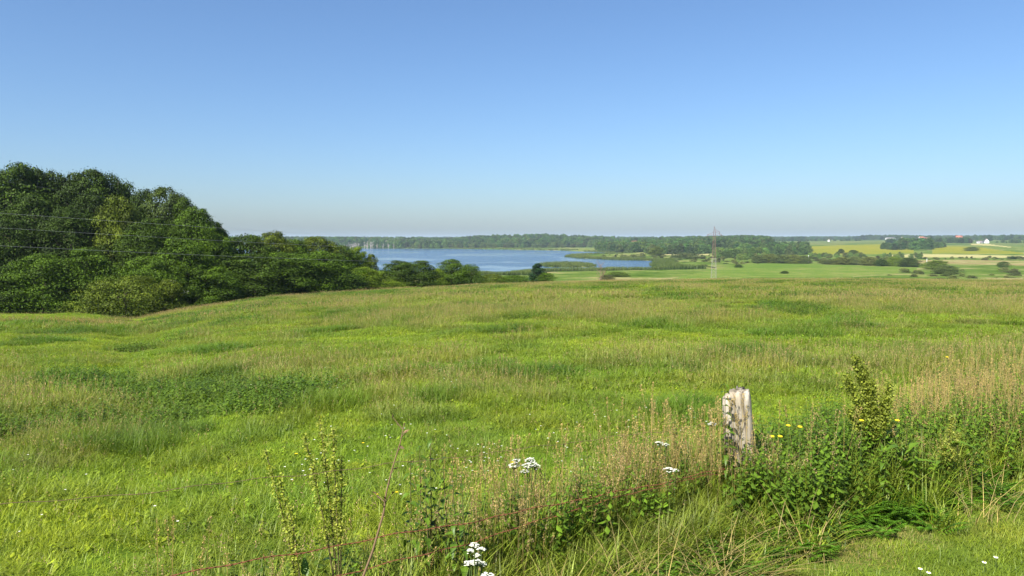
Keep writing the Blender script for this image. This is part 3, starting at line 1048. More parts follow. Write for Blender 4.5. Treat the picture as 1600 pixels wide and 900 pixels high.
CROWNS = {
    'big': [crown_mesh('crown', 36000, 180, 0.0145, 0.05, 0.5, seed=s, aspect=0.8, bough=0.08) for s in (1, 2, 3, 4)],
    'mid': [crown_mesh('crown', 22000, 110, 0.0195, 0.03, 0.45, seed=s, bough=0.092) for s in (5, 6, 7, 8)],
    'bush': [crown_mesh('crown', 14000, 90, 0.028, 0.02, 0.2, seed=s, aspect=1.7, bough=0.105) for s in (9, 10, 11)],
    'cone': [crown_mesh('crown', 5000, 60, 0.036, 0.03, 0.3, pointed=0.75, seed=s, aspect=0.9) for s in (12,)],
    'elder': [crown_mesh('crown', 6000, 70, 0.04, 0.02, 0.2, seed=14, blossom=0.6, bough=0.11)],
}
ASPECT = {'big': 0.8, 'mid': 1.0, 'bush': 1.7, 'cone': 0.9, 'elder': 1.0}
TRUNKS = [trunk_mesh('trunk', s) for s in (31, 32, 33)]


def plant_tree(name, px, depth, top_py, width_px, kind, tint, label, cat='tree', group=None, k=0, base_py=None):
    if base_py is not None:
        x, y = hit(px, base_py, 150)
    else:
        p = at(px, HORIZON + 60, depth)
        x, y = p[0], p[1]
    zb = hz(x, y) - 0.12
    zt = at(px, top_py, y)[2]
    h = max(zt - zb, 0.6)
    w = width_px * y / F * 1.3
    e = bpy.data.objects.new(name, None)
    COL.objects.link(e)
    e.location = (x, y, zb)
    tag(e, label, cat, group)
    rz = random.uniform(0, 6.28)
    ms = CROWNS[kind]
    c = link('crown', ms[k % len(ms)], e, rot=(0, 0, rz), scl=(w / ASPECT[kind], w / ASPECT[kind], h))
    c.color = (*tint, 1)
    link('trunk', TRUNKS[k % 3], e, rot=(0, 0, rz), scl=(min(w, h), min(w, h), h))
    return e


DK, MDK, GRN, BRT, OLV, GRY, YEL = ((0.031, 0.057, 0.005), (0.043, 0.078, 0.006), (0.061, 0.112, 0.007), (0.11, 0.17, 0.01), (0.08, 0.112, 0.009),
                                    (0.055, 0.085, 0.016), (0.09, 0.125, 0.01))
LEFT = [
    ('oak_tree', -70, 100, 262, 150, 'big', DK, 'dark broadleaf tree cut off by the frame behind the front row of the left wood'),
    ('oak_tree', 30, 101, 247, 130, 'big', MDK, 'tallest dark broadleaf tree at the far left end of the skyline'),
    ('oak_tree', 92, 106, 260, 90, 'big', DK, 'dark tree in the left wood skyline between the two tallest crowns'),
    ('oak_tree', 148, 105, 256, 110, 'big', DK, 'dark wide-crowned tree on the wood skyline left of the grey-green tree'),
    ('oak_tree', 200, 109, 276, 70, 'big', MDK, 'dark narrow tree where the left skyline first drops'),
    ('oak_tree', -22, 104, 256, 110, 'big', DK, 'dark crown at the frame edge beside the tallest tree of the skyline'),
    ('oak_tree', 62, 104, 255, 95, 'big', DK, 'dark crown filling the skyline just right of the tallest tree'),
    ('oak_tree', 122, 108, 261, 85, 'big', DK, 'dark crown in the skyline notch left of the wide-crowned tree'),
    ('oak_tree', 176, 107, 264, 80, 'big', DK, 'dark crown on the skyline just right of the wide-crowned tree'),
    ('oak_tree', 228, 105, 288, 70, 'big', DK, 'dark crown in the skyline dip left of the grey-green tree'),
    ('oak_tree', 292, 96, 302, 64, 'big', MDK, 'crown on the slope of the skyline right of the grey-green tree'),
    ('maple_tree', 62, 93, 300, 120, 'big', DK, 'dark tree in the second rank below the tallest skyline trees'),
    ('maple_tree', 146, 95, 296, 100, 'big', DK, 'dark tree in the second rank left of the paler yellowish tree'),
    ('maple_tree', 214, 93, 318, 80, 'big', DK, 'dark tree in the second rank right of the paler yellowish tree'),
    ('maple_tree', 334, 93, 340, 56, 'big', MDK, 'dark tree closing the right shoulder of the tall wood'),
    ('ash_tree', 264, 98, 284, 92, 'big', GRY, 'grey-green rounded tree standing out on the descending skyline of the left wood'),
    ('lime_tree', 186, 89, 298, 80, 'big', YEL, 'paler yellowish green tree inside the wood above the olive shrub'),
    ('maple_tree', 112, 87, 318, 110, 'big', DK, 'dark tree in the middle of the left wood crossed by the power lines'),
    ('maple_tree', 18, 85, 335, 120, 'big', DK, 'dark shaded tree behind the power lines at the left frame edge'),
    ('maple_tree', 238, 85, 335, 100, 'big', MDK, 'mid green tree in the wood below the grey-green crown'),
    ('maple_tree', 308, 88, 318, 85, 'big', GRN, 'dark green dome-shaped tree at the right shoulder of the tall wood'),
    ('maple_tree', 284, 80, 366, 95, 'mid', GRN, 'leafy tree in front of the dome-shaped tree at the wood edge'),
    ('maple_tree', 338, 90, 352, 60, 'mid', GRN, 'last step of the tall wood before the lower hedge trees'),
    ('hazel_tree', 66, 76, 392, 110, 'mid', GRN, 'bright leafy low tree at the foot of the left wood above the lower field'),
    ('hazel_tree', 138, 78, 382, 90, 'mid', GRN, 'leafy low tree left of the olive shrub at the wood foot'),
    ('hazel_tree', -6, 74, 425, 70, 'mid', MDK, 'low dark tree at the left frame edge above the lower field'),
    ('hazel_tree', 232, 76, 396, 95, 'mid', GRN, 'leafy low tree directly behind the white-blossomed elder'),
    ('hawthorn_shrub', 196, 66, 427, 128, 'bush', OLV, 'large round olive green shrub standing forward of the wood on the pasture edge'),
    ('elder_shrub', 262, 69, 434, 48, 'elder', OLV, 'elder shrub with creamy white blossom right of the olive shrub'),
    ('hazel_tree', 322, 80, 408, 90, 'mid', GRN, 'leafy low tree with hanging boughs between elder and yellow-green bramble'),
    ('bramble_bush', 368, 83, 461, 52, 'bush', YEL, 'low yellow-green bush in front of the dark hedge trees'),
    ('bramble_bush', 285, 73, 476, 62, 'bush', OLV, 'low green bush at the pasture edge below the elder'),
    ('alder_tree', 382, 94, 362, 80, 'mid', MDK, 'hedge tree right after the tall wood ends'),
    ('alder_tree', 428, 97, 357, 58, 'mid', OLV, 'slim light-topped hedge tree, highest of the low hedge row'),
    ('alder_tree', 456, 101, 370, 60, 'mid', GRN, 'hedge tree between the slim light-topped tree and the lake'),
    ('alder_tree', 494, 105, 366, 72, 'mid', OLV, 'rounded hedge tree with olive top just left of the lake'),
    ('alder_tree', 398, 87, 393, 95, 'mid', MDK, 'dark low hedge tree behind the yellow-green bramble'),
    ('alder_tree', 450, 92, 391, 95, 'mid', GRN, 'dense leafy hedge tree in the front of the dark hedge row'),
    ('alder_tree', 505, 98, 389, 80, 'mid', GRN, 'dense leafy hedge tree below the rounded olive-topped tree'),
    ('alder_tree', 532, 109, 380, 55, 'mid', GRN, 'hedge tree whose top touches the left end of the lake'),
    ('birch_tree', 557, 112, 382, 44, 'mid', BRT, 'bright green slim tree rising against the lake'),
    ('birch_tree', 580, 113, 394, 26, 'mid', YEL, 'thin pale tree beside the bright slim tree against the lake'),
    ('sallow_shrub', 566, 107, 415, 66, 'mid', BRT, 'bright green shrub at the foot of the slim lakeside tree'),
    ('sallow_shrub', 540, 103, 425, 70, 'mid', MDK, 'dark hedge shrub left of the bright green shrub'),
    ('sallow_shrub', 622, 117, 405, 62, 'mid', MDK, 'dark green shrub in the low hedge below the lake'),
    ('sallow_shrub', 655, 119, 405, 66, 'mid', MDK, 'dark shrub with spiky top in the middle of the low hedge'),
    ('sallow_shrub', 680, 120, 418, 40, 'bush', BRT, 'small bright shrub between two dark hedge shrubs'),
    ('sallow_shrub', 706, 121, 403, 52, 'mid', GRN, 'dome-shaped hedge tree standing above the low hedge near its right end'),
    ('sallow_shrub', 736, 124, 411, 34, 'bush', GRN, 'last upright shrub at the right end of the low hedge'),
    ('bramble_bush', 608, 112, 438, 60, 'bush', BRT, 'low bright bush in front of the low hedge'),
    ('bramble_bush', 770, 127, 427, 44, 'bush', OLV, 'low olive bush between hedge end and the dark pointed tree'),
    ('bramble_bush', 803, 127, 429, 50, 'bush', GRN, 'low green bush left of the dark pointed tree'),
    ('spruce_tree', 840, 126, 410, 34, 'cone', (0.02, 0.05, 0.018), 'small dark pointed tree at the pasture edge below the reed island'),
    ('bramble_bush', 853, 124.5, 425, 26, 'bush', GRN, 'small green bush right beside the dark pointed tree'),
]
for k, (nm, px, dp, tp, w, kind, tint, lab) in enumerate(LEFT):
    plant_tree(nm, px, dp, tp, w * (1.25 if nm == 'alder_tree' else 1), kind, tint, lab, 'shrub' if 'shrub' in nm or 'bush' in nm else 'tree', 'trees and shrubs edging the pasture', k)

# bushes of the plain, one by one
PLAIN = []
ORD = ['first', 'second', 'third', 'fourth', 'fifth', 'sixth', 'seventh', 'eighth']
for k, (px, bp_, tp, w) in enumerate([(1186, 411, 398, 24), (1203, 411, 396, 26), (1222, 411.5, 397, 26), (1240, 412, 397, 24), (1256, 412, 399, 20)]):
    PLAIN.append((px, bp_, tp, w, (0.12, 0.145, 0.03) if k % 2 else (0.1, 0.135, 0.035), ORD[k] + ' grey-green willow bush in the row left of the white pole, from the left', 'willow row left of the white pole'))
for k, (px, bp_, tp, w) in enumerate([(1296, 413, 405, 26), (1316, 413.5, 401, 26), (1338, 414, 400, 28), (1360, 415, 401, 26), (1380, 415.5, 402, 22)]):
    PLAIN.append((px, bp_, tp, w, (0.125, 0.145, 0.03) if k % 2 else (0.105, 0.135, 0.035), ORD[k] + ' grey-green willow bush in the row behind the wheat field, from the left', 'willow row behind the wheat field'))
PLAIN += [
    (1376, 416, 404, 16, MDK, 'dark bush at the end of the willow row', None), (1398, 416, 400, 26, BRT, 'bright rounded bush right of the dark bush in the row', None),
    (1420, 417, 402, 30, GRY, 'grey bush closing the right end of the willow row', None),
    (1464, 421, 406, 34, BRT, 'bright green bush standing alone on the marsh at the right', None),
    (1478, 428, 414, 36, (0.09, 0.125, 0.03), 'darker low bush in front of the bright lone bush', None),
    (1568, 418, 408, 16, MDK, 'small dark bush beside the hay strips near the right edge', None),
    (1226, 427.5, 423, 12, MDK, 'tiny dark bush alone in the wheat field', None),
    (1154, 418, 413, 12, MDK, 'tiny bush on the marsh right of the pylon', None),
    (1026, 400, 384.5, 20, YEL, 'pale green rounded tree before the dark wood near the farmhouse', None),
    (1518, 392, 385.5, 20, MDK, 'dark lone bush on the ripening yellow field', None),
    (1263, 393, 386, 12, MDK, 'dark round tree at the left edge of the yellow field', None),
    (1314, 396, 388.5, 9, DK, 'small dark tree on the lower edge of the yellow field', None),
    (1333, 399, 390, 14, MDK, 'dark tree right of the small dark tree below the yellow field', None),
    (1072, 404, 394, 44, (0.07, 0.1, 0.03), 'broad grey-green bush left of the pylon beyond the bay', None),
    (965, 432, 424, 34, BRT, 'low green bush on the lakeside meadow right of the bare shrub', None),
    (1590, 405, 400, 22, MDK, 'dark low bush at the right frame edge on the pale strip', None),
]
for k, (px, bp_, tp, w, tint, lab, grp) in enumerate(PLAIN):
    nm = 'willow_bush' if 'willow' in lab else ('field_tree' if 'tree' in lab else 'field_bush')
    plant_tree(nm, px, 0, tp, w, 'bush' if k % 4 == 3 else 'mid', tint, lab, 'tree' if 'tree' in lab else 'bush', grp, k, base_py=bp_)

# bare shrub on the brow and drowned trees on the far shore
e = bpy.data.objects.new('bare_shrub', None)
COL.objects.link(e)
p = at(938, 440, 128)
zb = hz(p[0], p[1])
e.location = (p[0], p[1], zb)
tag(e, 'bare reddish brown leafless shrub standing before the lake bay', 'shrub')
hh = at(938, 408, p[1])[2] - zb
M_TWIG = plain_mat('bare_twig', (0.2, 0.14, 0.1), 0.95, 0.25, 10)
link('trunk', trunk_mesh('trunk', 77, 26, 0.012, M_TWIG, 0.95, 7, 0.05), e, scl=(hh, hh, hh))
link('trunk', trunk_mesh('trunk', 78, 24, 0.010, M_TWIG, 0.75, 7, 0.05), e, loc=(0.7, 0.2, 0), scl=(hh * .75,) * 3)
c = link('crown', CROWNS['bush'][0], e, loc=(1.4, 0.5, -0.1), scl=(2.1, 1.6, 1.5))
c.color = (0.09, 0.1, 0.04, 1)
DEADS = [trunk_mesh('trunk', 80 + s, 16, 0.035, M_DEAD, 1.0, 3, 0.3) for s in range(3)]
for k in range(46):
    px = 536 + k * 1.9 + random.uniform(-1.5, 1.5)
    x, y = on_water(px, random.uniform(386.6, 388.6))
    h = random.uniform(10, 15) * (0.75 if k < 6 else 1)
    zb = max(hz(x, y), WATER_Z - 1.0)
    o = link('dead_tree', DEADS[k % 3], loc=(x, y, zb), rot=(0, 0, random.uniform(0, 6)), scl=(h, h, h))
    tag(o, 'pale grey dead tree in the drowned stand on the far lake shore', 'tree', 'drowned dead trees on the far shore')

# woods that read as one mass
FAR_CROWNS = [crown_mesh('far_crown', 1500, 26, 0.075, 0.02, 0.5, mats=[M_LEAF_I], seed=60 + s, bough=0.15) for s in range(5)]


def wood(name, label, spec):
    P_, S_, T_ = [], [], []
    for px0, px1, d0, d1, h0, h1, n, tint in spec:
        u = (U(px0, px1, n) - 800) / F
        y = np.sqrt(U(d0 * d0, d1 * d1, n))
        x = u * y
        z = H(x, y)
        ok = (lake_sd(x, y) > 6)
        ax, ay = u * F + 800, y
        ok &= ~((np.abs(ax - 991) < 7) & (y > 1200) & (y < 1690))
        h = U(h0, h1, n)
        w = h * U(0.65, 1.05, n)
        P_.append(np.stack([x, y, z - 0.3], 1)[ok])
        S_.append(np.stack([w, w, h], 1)[ok])
        T_.append((np.array(tint) * np.array((1.45, 1.55, 1.1)) * U(0.55, 1.5, (n, 1)) * (1 + rng.normal(0, 0.10, (n, 3))))[ok])
    P_, S_, T_ = map(np.concatenate, (P_, S_, T_))
    n = len(P_)
    return scatter(name, FAR_CROWNS, P_, U(0, 6.28, n), S_, rng.integers(0, 5, n), T_, label)


wood('lakeshore_wood', 'dark green wood along the far shore of the lake', [
    (250, 960, 1600, 2000, 12, 20, 1900, (0.04, 0.07, 0.02)), (250, 540, 1590, 1640, 10, 14, 120, (0.045, 0.075, 0.02)),
    (620, 960, 1585, 1640, 7, 13, 260, (0.055, 0.08, 0.024)), (300, 960, 2000, 2700, 12, 17, 900, (0.04, 0.07, 0.022))])
wood('farm_wood', 'dark mixed wood rising behind the pylon and the farmhouse', [
    (935, 1205, 1000, 1750, 11, 17, 1500, (0.038, 0.066, 0.018)), (1010, 1110, 900, 1000, 9, 14, 90, (0.045, 0.07, 0.02)),
    (1080, 1205, 1750, 2100, 12, 16, 260, (0.04, 0.07, 0.02)), (900, 1260, 2100, 2900, 11, 15, 420, (0.04, 0.068, 0.022))])
wood('marsh_thicket', 'lighter green thicket on the marsh right of the pylon', [
    (1118, 1200, 720, 860, 7, 11, 80, (0.06, 0.095, 0.024)), (1150, 1262, 860, 1100, 9, 14, 130, (0.04, 0.068, 0.02)),
    (1150, 1200, 650, 720, 4, 7, 30, (0.075, 0.11, 0.028)), (1262, 1350, 720, 790, 3, 6, 40, (0.07, 0.1, 0.028)),
    (1380, 1450, 700, 800, 3, 6, 30, (0.065, 0.095, 0.028))])
wood('field_copse', 'dark copses between the distant yellow fields', [
    (1378, 1400, 1000, 1100, 8, 11, 16, (0.04, 0.07, 0.022)), (1405, 1455, 1000, 1250, 10, 16, 90, (0.04, 0.068, 0.022)),
    (1455, 1475, 1080, 1180, 5, 9, 16, (0.045, 0.075, 0.022)), (1385, 1420, 1500, 1650, 7, 11, 34, (0.036, 0.06, 0.02)), (1462, 1515, 1500, 1750, 9, 13, 80, (0.034, 0.06, 0.02)),
    (1555, 1660, 1480, 1600, 5, 9, 36, (0.045, 0.07, 0.025))])
wood('skyline_wood', 'hazy tree belts along the right horizon', [
    (1195, 1275, 2000, 2300, 7, 11, 26, (0.04, 0.065, 0.022)), (1230, 1345, 2600, 3400, 10, 16, 210, (0.04, 0.066, 0.024)), (1345, 1420, 2500, 3200, 14, 20, 180, (0.04, 0.064, 0.024)),
    (1420, 1520, 2300, 3200, 12, 18, 190, (0.04, 0.064, 0.024)), (1395, 1440, 2200, 2400, 12, 16, 40, (0.04, 0.064, 0.024)), (1520, 1700, 1900, 2900, 11, 18, 330, (0.038, 0.064, 0.022)),
    (1262, 1345, 2100, 2200, 5, 9, 50, (0.045, 0.07, 0.024)), (1200, 1800, 3400, 4600, 12, 18, 500, (0.04, 0.066, 0.026)), (100, 1200, 2800, 4200, 12, 18, 600, (0.04, 0.066, 0.026))])


n = 1500
sx, sy = [], []
a, r = U(px_az(560), px_az(1680), n), np.sqrt(U(330 ** 2, 900 ** 2, n))
x, y = r * np.sin(a), r * np.cos(a)
k = (fbm(x, y, 70, 3, 61) > 0.52) & (lake_sd(x, y) > 12) & (hill_z(x, y) < plain_z(x, y) + 1)
k &= ~inside(REGIONS['wheat_field'][0], x, y) | (U(0, 1, n) < 0.06)
for p in REGIONS['barley_field'] + REGIONS['hay_meadow'] + REGIONS['rape_field']:
    k &= ~inside(p, x, y)
x, y = x[k], y[k]
n = len(x)
h, w = U(0.6, 2.4, n) ** 1.2, U(2, 6.5, n)
tint = np.array((0.085, 0.12, 0.025)) * (1 - U(0, 1, (n, 1))) + np.array((0.15, 0.16, 0.05)) * U(0, 1, (n, 1))
scatter('marsh_scrub', FAR_CROWNS, np.stack([x, y, H(x, y) - 0.15], 1), U(0, 6.28, n), np.stack([w, w, h], 1), rng.integers(0, 5, n), tint, 'low scrub and rough herbs dotted over the marsh meadow')

# reeds along the shore, on the island and round the bay
def kit_reed():
    mb = MB()
    n = 70
    p = disc_pts(n, 2.2)
    blades(mb, p, U(0, 6.28, n), U(1.3, 2.5, n), U(0.12, 0.26, n), U(0.02, .2, n), U(0.0, 0.3, n), 0, 2)
    return mb.mesh('reed_kit', [M_GRASS])


REED_KITS = [kit_reed() for _ in range(3)]
bx, by = [], []
n = 60000
sx, sy = [], []
for px0, px1, py0, py1 in ((700, 1160, 398, 434), (840, 1110, 393, 410), (250, 960, 385.5, 392)):
    qx, qy = zip(*[on_water(a, b_) for a, b_ in zip(U(px0, px1, 9000), U(py0, py1, 9000))])
    sx.append(qx)
    sy.append(qy)
sx, sy = np.concatenate(sx), np.concatenate(sy)
sd = lake_sd(sx, sy)
far = sy > 1300
ok = (sd > -1.0) & (sd < np.where(far, 26, np.where(inside(ISLE * 1.0, sx, sy), 30, 9 + 10 * fbm(sx, sy, 50, 2, 4))))
sx, sy = sx[ok], sy[ok]
tn = fbm(sx, sy, 30, 3, 44)[:, None]
n = len(sx)
tint = np.array((0.05, 0.095, 0.022)) * (1 - tn) + np.array((0.12, 0.15, 0.045)) * tn
scatter('reeds', REED_KITS, np.stack([sx, sy, np.maximum(H(sx, sy), WATER_Z - 0.3)], 1), U(0, 6.28, n), U(0.7, 1.25, n), rng.integers(0, 3, n), tint * U(.8, 1.2, (n, 1)), 'green reed beds round the lake and on its island')
# reed clump at the head of the bay
n = 420
cpx, cpy = U(1024, 1052, n), U(409.5, 424, n)
q = [on_water(a + max(0, (b_ - 418) * 9) * U(0, 1), b_) for a, b_ in zip(cpx, cpy)]
sx, sy = np.array(q).T
tint = np.tile((0.045, 0.085, 0.02), (n, 1)) * U(.8, 1.25, (n, 1))
scatter('bay_reeds', REED_KITS, np.stack([sx, sy, np.maximum(H(sx, sy), WATER_Z)], 1), U(0, 6.28, n), U(1.0, 1.6, n), rng.integers(0, 3, n), tint, 'dark tall reed clump at the right end of the lake bay')

# ------------------------------------------------------------------ houses
M_WALL = plain_mat('white_render', (0.72, 0.71, 0.68), 0.85, 0.06, 0.8)
M_TILE = plain_mat('red_roof_tile', (0.33, 0.11, 0.06), 0.8, 0.2, 2.0)
M_SLATE = plain_mat('grey_roof', (0.2, 0.19, 0.19), 0.8, 0.15, 2.0)
M_GLASS = plain_mat('window_glass', (0.03, 0.035, 0.045), 0.15, 0.1, 1.0, spec=0.5)
M_BRICK = plain_mat('red_brick', (0.3, 0.13, 0.09), 0.9, 0.2, 3.0)


def house(px, depth, L, W, eave, ridge, rz, roof, label, wall=None, lift=0.0):
    p = at(px, 380, depth)
    e = bpy.data.objects.new('farmhouse', None)
    COL.objects.link(e)
    e.location = (p[0], p[1], hz(p[0], p[1]) - 0.3 + lift)
    e.rotation_euler = (0, 0, rz)
    tag(e, label, 'house', 'distant farmhouses')
    l, w = L / 2, W / 2
    mb = MB()
    v = [(-l, -w, -1), (l, -w, -1), (l, w, -1), (-l, w, -1), (-l, -w, eave), (l, -w, eave), (l, w, eave), (-l, w, eave), (-l, 0, ridge - .1), (l, 0, ridge - .1)]
    mb.add(v, [(0, 1, 5, 4), (2, 3, 7, 6), (1, 2, 6, 5), (3, 0, 4, 7)])
    mb.add([v[4], v[7], v[8], v[5], v[6], v[9]], [(0, 2, 1), (3, 4, 5)])
    link('wall', mb.mesh('wall', [wall or M_WALL]), e)
    mb = MB()
    o = 0.45
    for s in (-1, 1):
        dz = (ridge - eave) / w * o
        a = [(-l - o, s * (w + o), eave - dz), (l + o, s * (w + o), eave - dz), (l + o, 0, ridge), (-l - o, 0, ridge)]
        b_ = [(x, y, z + 0.25) for x, y, z in a]
        mb.add(a + b_, [(0, 1, 2, 3), (4, 5, 6, 7), (0, 1, 5, 4), (1, 2, 6, 5), (2, 3, 7, 6), (3, 0, 4, 7)])
    rf = link('roof', mb.mesh('roof', [roof]), e)
    mb = MB()
    mb.box((l * 0.4, 0, ridge + 0.5), (0.7, 0.7, 1.6))
    link('chimney', mb.mesh('chimney', [M_BRICK]), rf)
    for side in (-1, 1):
        nwin = max(2, int(L / 3))
        for i_ in range(nwin):
            mb = MB()
            mb.box((-l + (i_ + 0.5) * L / nwin, side * (w + 0.02), eave * 0.52), (1.1, 0.12, 1.2))
            link('window', mb.mesh('window', [M_GLASS]), e)
    for side in (-1, 1):
        for z in (eave * 0.52, eave + 1.1):
            mb = MB()
            mb.box((side * (l + 0.02), 0, z), (0.12, 1.1, 1.1))
            link('window', mb.mesh('window', [M_GLASS]), e)
    mb = MB()
    mb.box((-l * 0.1, -(w + 0.03), 1.05), (1.1, 0.14, 2.1))
    link('door', mb.mesh('door', [M_BRICK]), e)
    return e


house(991, 1500, 15, 9, 4.5, 9.5, math.radians(-56), M_TILE, 'white farmhouse with red tiled roof at the wood edge above the lake bay', lift=1.5)
house(1541, 1500, 12, 8, 4.2, 8.5, math.radians(68), M_SLATE, 'white gabled house below the trees near the right edge', lift=0.3)
house(1531, 1490, 12, 6, 2.6, 4.6, math.radians(5), M_SLATE, 'long low white outbuilding left of the white gabled house')
house(1440, 2150, 17, 9, 4, 9, math.radians(12), M_TILE, 'white house with red roof between the skyline trees right of the copse', lift=2)
house(1449, 2120, 12, 8, 3.5, 7, math.radians(-40), M_TILE, 'smaller red-roofed house beside the white house on the skyline', lift=1)
house(1391, 2050, 26, 8, 3, 6, math.radians(4), M_SLATE, 'long pale barn under the wooded skyline hump', lift=3)
house(1409, 2000, 9, 7, 3.5, 7.5, math.radians(60), M_TILE, 'small white house right of the long pale barn', lift=2.5)
house(1295, 1950, 5, 4.5, 3, 5.5, math.radians(50), M_SLATE, 'tiny white house on the far green field left of the pale barn', lift=2)
house(1206, 1900, 11, 8, 4, 8, math.radians(60), M_SLATE, 'white house beside a single tree at the end of the farm wood', lift=2)
house(1498, 2250, 18, 9, 4, 9.5, math.radians(-10), M_TILE, 'red-roofed house on the skyline between copse and white gabled house', M_BRICK, lift=5)

# ------------------------------------------------------------------ pylon, poles and power lines
M_STEEL = plain_mat('galvanised_steel', (0.32, 0.3, 0.28), 0.7, 0.12, 0.6, metal=0.0)
M_RUST = plain_mat('rusty_steel', (0.2, 0.12, 0.1), 0.8, 0.25, 0.6)
M_CERAM = plain_mat('insulator', (0.12, 0.07, 0.05), 0.3, 0.1, 4)
M_WIREG = plain_mat('aluminium_wire', (0.3, 0.3, 0.3), 0.6, 0.05, 1, metal=0.0)
pb = at(1115, 439, 345)
PYL = np.array((pb[0], pb[1], hz(pb[0], pb[1])))
PH = at(1115, 354, 345)[2] - PYL[2]
LD = np.array((-34.8 - PYL[0], 50 - PYL[1]))
LD /= np.hypot(*LD)
pyl = bpy.data.objects.new('lattice_pylon', None)
COL.objects.link(pyl)
pyl.location = PYL
pyl.rotation_euler = (0, 0, math.atan2(LD[1], LD[0]))
tag(pyl, 'tall lattice steel power pylon standing on the marsh right of the lake', 'pylon')


def half(z):
    return np.interp(z, [0, PH * 0.8, PH * 0.92, PH], [1.15, 0.5, 0.34, 0.06])


def lattice(z0, z1, steps):
    mb = MB()
    zz = np.linspace(z0, z1, steps + 1)
    for sx_, sy_ in ((1, 1), (1, -1), (-1, 1), (-1, -1)):
        mb.tube([(sx_ * half(z), sy_ * half(z), z) for z in zz], 0.038, 4)
    for a, b_ in zip(zz[:-1], zz[1:]):
        for (x0, y0), (x1, y1) in (((1, 1), (1, -1)), ((1, -1), (-1, -1)), ((-1, -1), (-1, 1)), ((-1, 1), (1, 1))):
            ha, hb = half(a), half(b_)
            mb.tube([(x0 * ha, y0 * ha, a), (x1 * hb, y1 * hb, b_)], 0.016, 4)
            mb.tube([(x1 * ha, y1 * ha, a), (x0 * hb, y0 * hb, b_)], 0.016, 4)
            mb.tube([(x0 * hb, y0 * hb, b_), (x1 * hb, y1 * hb, b_)], 0.016, 4)
    return mb


link('lower_tower', lattice(-0.3, PH * 0.40, 6).mesh('lower_tower', [M_STEEL]), pyl)
link('upper_tower', lattice(PH * 0.40, PH, 13).mesh('upper_tower', [M_RUST]), pyl)
ARMS = [(PH * 0.90, 2.3), (PH * 0.845, -3.3), (PH * 0.845, 3.3)]
TIPS = []
for z, a in ARMS:
    mb = MB()
    h0 = half(z)
    s = 1 if a > 0 else -1
    for x in (-h0, h0):
        mb.tube([(x, s * h0, z), (0, a, z)], 0.06, 4)
        mb.tube([(x, s * h0, z + 1.1), (0, a, z)], 0.05, 4)
    link('cross_arm', mb.mesh('cross_arm', [M_RUST]), pyl)
    mb = MB()
    zz = np.linspace(z, z - 1.1, 13)
    mb.tube([(0, a, q_) for q_ in zz], np.where(np.arange(13) % 2, 0.14, 0.05), 7)
    link('insulator', mb.mesh('insulator', [M_CERAM]), pyl)
    TIPS.append((a, z - 1.1))
TIPS.append((0.0, PH))
perp = np.array((-LD[1], LD[0]))
PHOTO = [[(0, 333), (400, 360)], [(0, 356), (400, 379)], [(0, 384), (400, 402)], [(0, 282), (366, 340)]]
NAMES = ['uppermost of the three power lines crossing the left wood', 'middle of the three power lines crossing the left wood',
         'lowest of the three power lines crossing the left wood', 'thin earth wire high above the three power lines']
for (a, z), ph, lab in zip(TIPS, PHOTO, NAMES):
    A3 = np.array((PYL[0] + perp[0] * a, PYL[1] + perp[1] * a, PYL[2] + z))
    S, Z = [], []
    for px, py in ph:
        d = ray(px, py)
        # intersect the vertical plane of this wire
        M2 = np.array([[d[0], -LD[0]], [d[1], -LD[1]]])
        tt, ss = np.linalg.solve(M2, A3[:2])
        S.append(ss)
        Z.append(d[2] * tt)
    co = np.polyfit([0, S[1], S[0]], [A3[2], Z[1], Z[0]], 2)
    s = np.linspace(0, S[0] + 45, 90)
    pts = np.stack([A3[0] + LD[0] * s, A3[1] + LD[1] * s, np.polyval(co, s)], 1)
    mb = MB()
    mb.tube(pts, 0.0075 if 'earth' not in lab else 0.003, 5)
    tag(link('power_line', mb.mesh('power_line', [M_WIREG])), lab, 'cable', 'power lines')

M_WHITEP = plain_mat('white_paint', (0.78, 0.78, 0.76), 0.6, 0.05, 1)
for px, by_, ty_, lab in ((1263, 411.3, 399, 'thin white pole in the gap of the willow row'), (1448, 411.5, 404.5, 'short white pole beyond the bright lone bush')):
    x, y = hit(px, by_, 200)
    zb = hz(x, y)
    h = at(px, ty_, y)[2] - zb
    mb = MB()
    mb.tube([(0, 0, -0.3), (0, 0, h * 0.6), (0, 0, h)], [0.17, 0.16, 0.13], 8)
    mb.tube([(0, 0, h), (0, 0, h + 0.25)], [0.2, 0.05], 8)
    tag(link('white_pole', mb.mesh('white_pole', [M_WHITEP], True), loc=(x, y, zb)), lab, 'pole', 'white poles')

# ------------------------------------------------------------------ fence
fx, fy = FP
m, nt, b, out = new_mat('weathered_oak')
tc = nt.nodes.new('ShaderNodeTexCoord')
g1n = noise(nt, 26, 6, 0.65, tc.outputs['Object'], (1, 1, 0.07))
g2n = noise(nt, 9, 4, 0.6, tc.outputs['Object'], (1, 1, 0.35))
c = ramp(nt, g1n.outputs[0], [(0.34, (0.05, 0.038, 0.026)), (0.42, (0.18, 0.155, 0.115)), (0.54, (0.36, 0.325, 0.26)), (0.75, (0.47, 0.435, 0.36))]).outputs[0]
d = ramp(nt, g2n.outputs[0], [(0.3, (0.7, 0.62, 0.5)), (0.6, (1, 1, 1))]).outputs[0]
nt.links.new(mixc(nt, 1.0, c, d, 'MULTIPLY'), b.inputs['Base Color'])
b.inputs['Roughness'].default_value = 0.9
bp = nt.nodes.new('ShaderNodeBump')
bp.inputs['Strength'].default_value = 0.8
bp.inputs['Distance'].default_value = 0.012
nt.links.new(g1n.outputs[0], bp.inputs['Height'])
nt.links.new(bp.outputs[0], b.inputs['Normal'])
M_OAK = m
